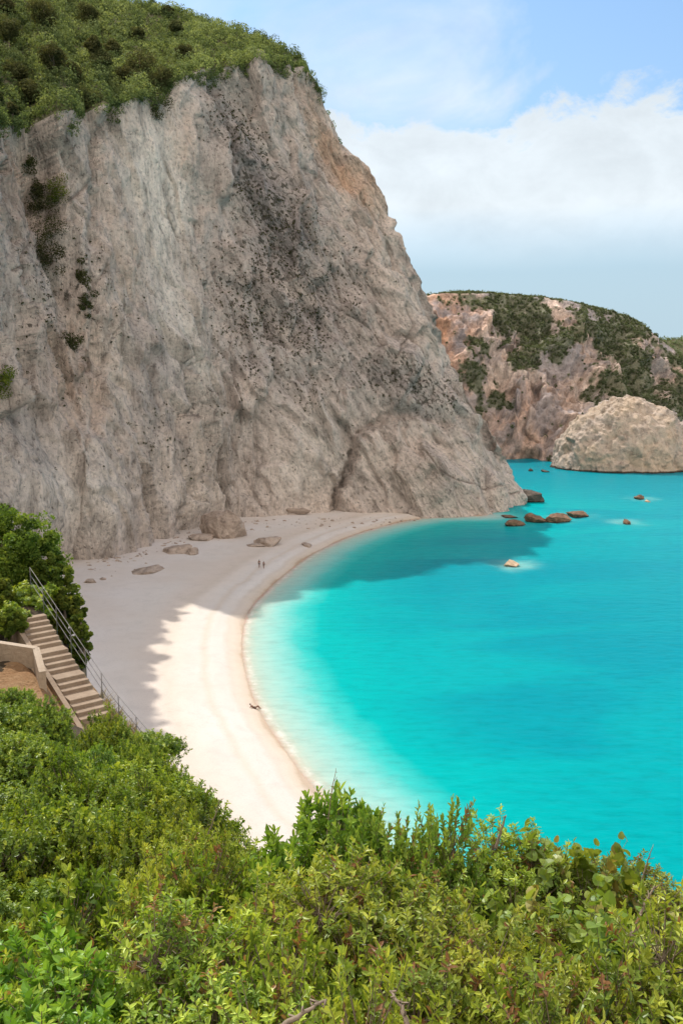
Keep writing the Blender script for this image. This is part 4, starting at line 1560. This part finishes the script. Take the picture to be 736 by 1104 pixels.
near_shrubs = [
    (903, 345, 885, 5.4, 1.0, 0.3, 'bright green broad leaved shrub rising against the beach at centre left of the scrub crest'),
    (904, 436, 880, 5.2, 0.7, 1.2, 'tall dark green shrub with upright finger like shoots against the shallow water'),
    (901, 530, 922, 5.2, 1.0, 2.0, 'olive shrub at the crest between the upright shoots and the round leaves'),
    (905, 600, 928, 5.2, 1.0, 0.7, 'shrub with big round leaves poking up over the turquoise water'),
    (902, 705, 952, 5.6, 1.0, 2.6, 'olive brown shrub at the right edge of the crest with bare twigs'),
    (901, 262, 908, 5.9, 1.0, 4.0, 'yellow green shrub at the crest just right of the bare dry sprigs'),
    (902, 180, 930, 5.0, 1.0, 1.0, 'olive shrub below the dark hollow at lower left'),
    (901, 70, 985, 4.2, 1.1, 5.0, 'reddish tipped olive shrub near the lower left corner'),
    (903, 130, 960, 4.6, 1.0, 2.2, 'fresh green shrub with erect leaves in the lower left'),
    (902, 300, 965, 4.0, 1.1, 0.4, 'yellow olive shrub in the middle of the lower scrub'),
    (901, 430, 970, 3.8, 1.1, 3.3, 'russet tipped olive shrub below the upright shoots'),
    (905, 655, 985, 4.2, 1.1, 2.9, 'creeper with large pale round leaves at lower right'),
    (902, 540, 1010, 3.5, 1.0, 5.2, 'dense olive shrub in front of the round leaves'),
    (901, 700, 1040, 3.1, 1.0, 1.7, 'sunlit olive shrub in the lower right corner'),
    (902, 380, 1050, 3.0, 1.0, 2.4, 'low olive shrub at the bottom centre edge'),
    (901, 190, 1050, 3.1, 1.0, 0.2, 'rusty olive shrub at the bottom left of centre'),
    (903, 30, 1060, 3.2, 1.0, 4.4, 'glossy green shrub in the bottom left corner'),
    (906, 60, 830, 12.0, 1.0, 0.3, 'large mid green shrub at the left edge halfway up the slope'),
    (907, 150, 838, 12.5, 1.0, 1.5, 'large green shrub with a dark hollow under it, left of the crest gap'),
    (908, 195, 868, 11.5, 0.7, 2.2, 'shrub on the brink above the white beach'),
    (906, 20, 885, 8.6, 0.9, 3.0, 'dense dark green shrub at the left edge, lower slope'),
    (907, 100, 880, 9.0, 0.9, 4.0, 'yellow green shrub left of the dark hollow'),
    (908, 150, 900, 8.2, 0.7, 5.0, 'small leaved shrub right above the dark hollow'),
    (907, 113, 768, 21.0, 0.75, 0.8, 'dark green bush standing at the foot of the stair'),
    (908, 140, 806, 18.5, 0.8, 2.8, 'sunny shrub right of the stair foot at the brink'),
    (906, 40, 756, 23.0, 0.9, 5.5, 'grey green shrub below the low wall'),
    (908, 2, 744, 24.0, 0.9, 1.1, 'shrub below the dirt shelf at the left edge'),
    (907, 25, 795, 17.0, 0.9, 3.6, 'bright green shrub under the grey green one at the left edge'),
    (906, 95, 806, 17.0, 0.8, 4.7, 'fresh green shrub in front of the stair foot'),
    (907, 66, 775, 25.0, 0.5, 2.0, 'small bush squeezed between the low wall and the lowest steps'),
    (908, 180, 838, 15.0, 0.55, 0.5, 'low shrub at the brink with dry stalks'),
]
for a in near_shrubs:
    shrub_px(*a)

# filling undergrowth between them: one mass
ub = {'mastic': Bag(), 'thick': Bag(), 'broad': Bag(), 'stem': Bag()}


def merge(bag, src_bag, loc, rz, scl):
    V_, polys, a_ = src_bag
    c, s = math.cos(rz), math.sin(rz)
    W_ = V_ * np.asarray(scl)
    W_ = np.stack([W_[:, 0] * c - W_[:, 1] * s, W_[:, 0] * s + W_[:, 1] * c, W_[:, 2]], 1) + np.asarray(loc)
    bag.add(W_, polys, a_)


rg = np.random.default_rng(77)
FLAT = {}
for s_, (nm, Rr, Hh, (lb, sb)) in list(ARR.items()):
    FLAT[s_] = lb.arrays()
small = {'mastic': shrub_arrays(911, 'mastic', 0.7, 0.7, 20, 700), 'broad': shrub_arrays(912, 'broad', 0.6, 0.75, 16, 240), 'thick': shrub_arrays(913, 'thick', 1.1, 1.1, 24, 760)}
small['sparse'] = shrub_arrays(914, 'thick', 1.1, 1.1, 22, 260, 1.7)
small = {k: (v[0].arrays(), v[1].arrays()) for k, v in small.items()}
cnt = 0
for yy in np.arange(1.2, 8.0, 0.62):
    half = 0.42 * yy + 2.6
    for xx in np.arange(-half, half, 0.62):
        x, y = xx + rg.normal() * 0.15, yy + rg.normal() * 0.15
        z, d = near_ground(x, y)
        if d[0] < -0.3 or rg.random() < 0.5 or any(math.hypot(x - hc[0], y - hc[1]) < hr for hc, hr in HOLLOWS):
            continue
        nm = 'mastic' if rg.random() < 0.72 else 'broad'
        if y < 2.4 and abs(x) < 1.6:
            continue
        s_ = 0.55 + 0.4 * rg.random()
        merge(ub[nm], small[nm][0], (x, y, z[0] - 0.05), rg.random() * 6.3, (s_, s_, s_ * 0.8))
        merge(ub['stem'], small[nm][1], (x, y, z[0] - 0.05), 0, (s_, s_, s_ * 0.8))
        cnt += 1
yy = 7.6
while yy < 27:
    stp = 1.2 + 0.025 * yy
    for xx in np.arange(-0.42 * yy - 1.5, 0.5, stp):
        x, y = xx + rg.normal() * 0.25, yy + rg.normal() * 0.25
        z, d = near_ground(x, y)
        a = (x - ST0[0]) * sdir[0] + (y - ST0[1]) * sdir[1]
        c = (x - ST0[0]) * sright[0] + (y - ST0[1]) * sright[1]
        if rg.random() < 0.25 or d[0] < 0.1 or (y > 23.5 and x < -6.5) or any(math.hypot(x - hc[0], y - hc[1]) < hr * 1.3 for hc, hr in HOLLOWS) or (abs(c) < 1.3 and a > -1.6) or (math.hypot((x + 10.0) / 2.2, (y - 30.0) / 2.2) < 1.25):
            continue
        s_ = 0.5 + 0.6 * rg.random() ** 1.5
        merge(ub['thick'], small['thick'][0], (x, y, z[0] - 0.05), rg.random() * 6.3, (s_, s_, s_ * (0.7 + 0.4 * rg.random())))
        cnt += 1
    yy += stp
for yy in np.arange(-3, 60, 1.35):
    for xx in np.arange(-34, 13, 1.35):
        x, y = xx + rg.normal() * 0.3, yy + rg.normal() * 0.3
        if y < 1.0 and abs(x) < 3.0 or abs(x) < 0.42 * max(y, 0) + (2.6 if y < 8 else 1.5) and y < 27 or (26 < y < 34 and x > -14.5) or (y >= 34 and x > -13.2):
            continue
        z, d = near_ground(x, y)
        if d[0] < 0.1:
            continue
        s_ = 0.8 + 0.5 * rg.random()
        merge(ub['thick'], small['sparse'][0], (x, y, z[0] - 0.05), rg.random() * 6.3, (s_, s_, s_ * 0.8))
for nm, bname in (('mastic', 'undergrowth'), ('broad', 'broadleaf_undergrowth'), ('thick', 'slope_undergrowth')):
    V_, polys, a_ = ub[nm].arrays()
    tag(build(bname, V_, polys, M[nm], None, {'tint': a_}, False), kind='stuff')
V_, polys, a_ = ub['stem'].arrays()
tag(build('undergrowth_stems', V_, polys, M['twig'], None, {'tint': a_}, False), kind='stuff')


dg = Bag()
for i_ in range(150):
    e_ = edge[rng.integers(int(len(edge) * 0.36), int(len(edge) * 0.68))]
    x, y = e_[0] + rng.normal() * 0.3 - 0.15, e_[1] + rng.normal() * 0.3
    a = (x - ST0[0]) * sdir[0] + (y - ST0[1]) * sdir[1]
    c = (x - ST0[0]) * sright[0] + (y - ST0[1]) * sright[1]
    if abs(c) < 0.62 and a > -0.3:
        continue
    z = float(near_ground(x, y)[0][0])
    nb_ = 26
    D_ = unit(np.array([0.35, -0.1, 1.0]) + rng.normal(size=(nb_, 3)) * 0.45)
    B_ = np.array([x, y, z]) + rng.normal(size=(nb_, 3)) * np.array([0.07, 0.07, 0.01])
    leaf_far(dg, B_, D_, rand_dirs(nb_, rng), 0.25 + 0.35 * rng.random(nb_), 0.022, rng.random(nb_))
tag(dg.build('dry_grass', M['drygrass'], smooth=False), kind='stuff')


# bare sprigs and dead branches that stick out of the scrub
def sprig(label, pts, r0, leafy=False, seed=0):
    P0 = np.asarray(pts[0])
    rg_ = np.random.default_rng(seed)
    b_ = Bag()
    q_ = catmull(np.array(pts) - P0, 14)
    q_[1:-1] += rg_.normal(size=(12, 3)) * r0 * 0.22
    tube(b_, q_, np.linspace(r0, r0 * 0.35, 14), 6)
    for j in range(4, 13, 2):
        e = q_[j] + unit(rg_.normal(size=3) + np.array([0, 0, 0.8]))* 0.5 * np.linalg.norm(q_[-1]) * 0.25
        tube(b_, [q_[j], (q_[j] + e) / 2 + rg_.normal(size=3) * r0, e], [r0 * 0.5, r0 * 0.35, r0 * 0.2], 5)
    o_ = b_.build('bare_branch', M['twig'])
    o_.location = tuple(P0)
    return tag(o_, label, 'branch', 'bare branches sticking out of the scrub')


sprig('thin bare stalk standing against the shallow water at centre', [P(352, 905, 5.3), P(356, 865, 5.3), P(362, 828, 5.35)], 0.005, seed=1)
sprig('pale dead stick slanting through the scrub at right', [P(680, 1015, 4.0), P(690, 985, 4.05), P(705, 955, 4.1)], 0.012, seed=2)
sprig('pale fallen branch at the bottom edge left of centre', [P(300, 1108, 2.45), P(330, 1090, 2.5), P(352, 1078, 2.55)], 0.010, seed=3)
sprig('grey twig rising over the right end of the crest', [P(688, 960, 5.2), P(697, 930, 5.2), P(702, 915, 5.2)], 0.006, seed=4)
sprig('dry forked stalks at the left side of the crest gap', [P(222, 905, 8.0), P(232, 880, 8.0), P(237, 862, 8.0)], 0.009, seed=5)
sprig('gnarled brown branch at the bottom edge right of centre', [P(440, 1110, 2.5), P(432, 1085, 2.55), P(420, 1068, 2.6)], 0.010, seed=6)
sprig('knobbly stem carrying a tuft above the crest', [P(534, 915, 5.15), P(540, 895, 5.15), P(545, 880, 5.15)], 0.010, seed=7)


# ------------------------------------------------------------------ people
def person(label, loc, rz, joints, edges, group, head, trunks_span):
    t = thing('person', label, 'person', loc, group, rz)
    me = bpy.data.meshes.new('body')
    names = list(joints)
    me.from_pydata([joints[n][0] for n in names], [(names.index(a), names.index(c)) for a, c in edges], [])
    o_ = bpy.data.objects.new('body', me)
    COL.objects.link(o_)
    me.materials.append(M['skin'])
    o_.parent = t
    sk = o_.modifiers.new('skin', 'SKIN')
    for v, n in zip(me.skin_vertices[0].data, names):
        v.radius = (joints[n][1], joints[n][1])
    me.skin_vertices[0].data[names.index('pelvis')].use_root = True
    o_.modifiers.new('sub', 'SUBSURF').levels = 1
    o_.modifiers['sub'].render_levels = 1
    hb_ = Bag()
    V_, F_ = ICO3
    hv = V_ * np.array([0.088, 0.10, 0.10]) + np.array(head) + np.array([0, 0.018, 0.03])
    hb_.add(hv, [F_])
    hb_.build('hair', M['hair'], t)
    sb_ = Bag()
    a, c, r_ = trunks_span
    sb_.add([], []) if False else None
    tube(sb_, [np.array(a), (np.array(a) + np.array(c)) / 2, np.array(c)], [r_ * 0.96, r_, r_ * 0.98], 12)
    sb_.build('swimwear', M['swim'], t)
    return t


ICO3 = ico(3)


def standing(step, arm):
    J = dict(pelvis=((0, 0, 0.95), 0.125), belly=((0, 0, 1.12), 0.115), chest=((0, 0, 1.33), 0.135), neck=((0, 0.0, 1.49), 0.05), skull=((0, -0.01, 1.60), 0.085), crown=((0, 0, 1.69), 0.07))
    E = [('pelvis', 'belly'), ('belly', 'chest'), ('chest', 'neck'), ('neck', 'skull'), ('skull', 'crown')]
    for s, nm in ((-1, 'l'), (1, 'r')):
        J['hip' + nm] = ((0.10 * s, 0, 0.88), 0.09)
        J['knee' + nm] = ((0.11 * s, -0.03 + step * 0.12 * s, 0.49), 0.06)
        J['ankle' + nm] = ((0.11 * s, 0.02 + step * 0.28 * s, 0.09), 0.038)
        J['toe' + nm] = ((0.12 * s, -0.14 + step * 0.28 * s, 0.035), 0.032)
        J['sho' + nm] = ((0.19 * s, 0, 1.40), 0.06)
        J['elb' + nm] = ((0.25 * s, 0.03 - arm * 0.08 * s, 1.12), 0.043)
        J['wri' + nm] = ((0.26 * s, -0.06 - arm * 0.16 * s, 0.88), 0.03)
        J['hand' + nm] = ((0.26 * s, -0.10 - arm * 0.18 * s, 0.79), 0.03)
        E += [('pelvis', 'hip' + nm), ('hip' + nm, 'knee' + nm), ('knee' + nm, 'ankle' + nm), ('ankle' + nm, 'toe' + nm), ('chest', 'sho' + nm), ('sho' + nm, 'elb' + nm), ('elb' + nm, 'wri' + nm), ('wri' + nm, 'hand' + nm)]
    return J, E


J, E = standing(0.8, 1.0)
q = on_beach(279.5, 612)
person('left of two bathers walking side by side on the shaded sand', tuple(q), 0.2, J, E, 'bathers on the beach', (0, -0.01, 1.62), ((0, 0, 0.99), (0, 0, 0.78), 0.165))
J, E = standing(-0.6, -0.8)
q = on_beach(284.3, 613)
person('right of two bathers walking side by side on the shaded sand', tuple(q), -0.3, J, E, 'bathers on the beach', (0, -0.01, 1.62), ((0, 0, 0.99), (0, 0, 0.78), 0.165)).scale = (0.95, 0.95, 0.93)
J = dict(pelvis=((0, 0, 0.13), 0.125), belly=((-0.20, 0, 0.17), 0.11), chest=((-0.42, 0, 0.30), 0.13), neck=((-0.56, 0, 0.42), 0.05), skull=((-0.64, 0, 0.50), 0.085), crown=((-0.70, 0, 0.57), 0.07))
E = [('pelvis', 'belly'), ('belly', 'chest'), ('chest', 'neck'), ('neck', 'skull'), ('skull', 'crown')]
for s, nm in ((-1, 'l'), (1, 'r')):
    J['hip' + nm] = ((0.06, 0.10 * s, 0.13), 0.09)
    J['knee' + nm] = ((0.42, 0.12 * s, 0.50 if s < 0 else 0.38), 0.06)
    J['ankle' + nm] = ((0.66, 0.12 * s, 0.08), 0.04)
    J['toe' + nm] = ((0.82, 0.13 * s, 0.04), 0.03)
    J['sho' + nm] = ((-0.48, 0.18 * s, 0.34), 0.055)
    J['elb' + nm] = ((-0.62, 0.24 * s, 0.10), 0.042)
    J['wri' + nm] = ((-0.42, 0.27 * s, 0.05), 0.03)
    J['hand' + nm] = ((-0.33, 0.27 * s, 0.04), 0.03)
    E += [('pelvis', 'hip' + nm), ('hip' + nm, 'knee' + nm), ('knee' + nm, 'ankle' + nm), ('ankle' + nm, 'toe' + nm), ('chest', 'sho' + nm), ('sho' + nm, 'elb' + nm), ('elb' + nm, 'wri' + nm), ('wri' + nm, 'hand' + nm)]
q = on_beach(275, 764)
person('sunbather reclining with raised knees on the bright sand near the water', tuple(q), -0.25, J, E, 'bathers on the beach', (-0.66, 0, 0.50), ((-0.14, 0, 0.14), (0.12, 0, 0.14), 0.15))

# ------------------------------------------------------------------ sky, sun, camera
SUN_AZ, SUN_EL = R(-35), R(52)
w = bpy.data.worlds.new('World')
scene.world = w
w.use_nodes = True
nt_ = w.node_tree
nt_.nodes.clear()


class WN(NT):
    def __init__(self, tree):
        self.t = tree


wn = WN(nt_)
out = nt_.nodes.new('ShaderNodeOutputWorld')
sky = wn.n('ShaderNodeTexSky', sky_type='NISHITA', sun_disc=False, sun_elevation=SUN_EL, sun_rotation=SUN_AZ, altitude=50.0, air_density=1.0, dust_density=1.2, ozone_density=1.5)
tc = wn.n('ShaderNodeTexCoord')
sx = wn.n('ShaderNodeSeparateXYZ')
wn.link(tc.outputs['Generated'], sx.inputs[0])
mp = wn.n('ShaderNodeMapping')
mp.inputs['Scale'].default_value = (1, 1, 1.6)
wn.link(tc.outputs['Generated'], mp.inputs['Vector'])
puff = wn.noise(mp.outputs[0], 9.0, 9, 0.62, 0.3)
wisp = wn.noise(mp.outputs[0], 3.0, 6, 0.6, 0.5)
el = sx.outputs['Z']
top = wn.math('ADD', el, wn.math('MULTIPLY', wn.math('SUBTRACT', puff, 0.5), 0.20))
topm = wn.ramp(top, [(0.236, 1.0), (0.256, 0.0)])
botm = wn.ramp(wn.math('ADD', el, wn.math('MULTIPLY', wn.math('SUBTRACT', wisp, 0.5), 0.03)), [(0.10, 0.0), (0.165, 1.0)])
mask = wn.math('MULTIPLY', topm, botm)
small_ = wn.math('MULTIPLY', wn.ramp(wisp, [(0.51, 0.0), (0.68, 1.0)]), wn.ramp(el, [(0.22, 0.0), (0.26, 0.9), (0.36, 0.4), (0.7, 0.25)]))
mask = wn.math('MAXIMUM', mask, small_)
shade = wn.ramp(puff, [(0.3, 0.90), (0.62, 1.10)])
cl = wn.mix(1.0, shade, (3.5, 3.78, 3.95), 'MULTIPLY')
skc = wn.mix(1.0, sky.outputs[0], (0.54, 0.69, 0.79), 'MULTIPLY')
hz = wn.ramp(el, [(0.0, 1.0), (0.10, 0.9), (0.2, 0.4), (0.4, 0.12), (1.0, 0.0)])
skc = wn.mix(hz, skc, (2.15, 2.85, 3.3))
col = wn.mix(wn.math('MULTIPLY', mask, 0.92), skc, cl)
# added warm cloud bank behind the camera, unseen, brightens the shaded cliff
bk = wn.n('ShaderNodeMapRange')
wn.link(sx.outputs['Y'], bk.inputs['Value'])
bk.inputs['From Min'].default_value = 0.15
bk.inputs['From Max'].default_value = -0.25
bkm = wn.math('MULTIPLY', bk.outputs[0], wn.ramp(wisp, [(0.25, 0.65), (0.6, 1.0)]))
col = wn.mix(bkm, col, wn.mix(1.0, shade, (8.2, 7.35, 6.6), 'MULTIPLY'))
bg = wn.n('ShaderNodeBackground')
wn.link(col, bg.inputs['Color'])
bg.inputs['Strength'].default_value = 0.15
wn.link(bg.outputs[0], out.inputs['Surface'])

sd = bpy.data.lights.new('sun', 'SUN')
sd.energy = 2.95
sd.angle = R(0.5)
sd.color = (1.0, 0.95, 0.87)
so = bpy.data.objects.new('sun', sd)
sv = Vector((math.sin(SUN_AZ) * math.cos(SUN_EL), math.cos(SUN_AZ) * math.cos(SUN_EL), math.sin(SUN_EL)))
so.rotation_euler = sv.to_track_quat('Z', 'Y').to_euler()
so.location = (0, 0, 300)
COL.objects.link(so)

cd = bpy.data.cameras.new('camera')
cd.sensor_fit = 'VERTICAL'
cd.angle = R(60)
cd.clip_start = 0.05
cd.clip_end = 30000
co = bpy.data.objects.new('camera', cd)
co.location = tuple(CAM)
co.rotation_euler = (R(90) - PITCH, 0, 0)
COL.objects.link(co)
scene.camera = co

scene.view_settings.view_transform = 'Standard'
scene.view_settings.look = 'None'
scene.view_settings.gamma = 1.0
scene.view_settings.use_curve_mapping = False
scene.view_settings.exposure = 0.66
scene.render.engine = 'CYCLES'
scene.cycles.use_denoising = True
scene.cycles.max_bounces = 6
scene.cycles.diffuse_bounces = 3
scene.cycles.glossy_bounces = 2
scene.cycles.transmission_bounces = 3
scene.cycles.transparent_max_bounces = 4
scene.cycles.sample_clamp_indirect = 6.0
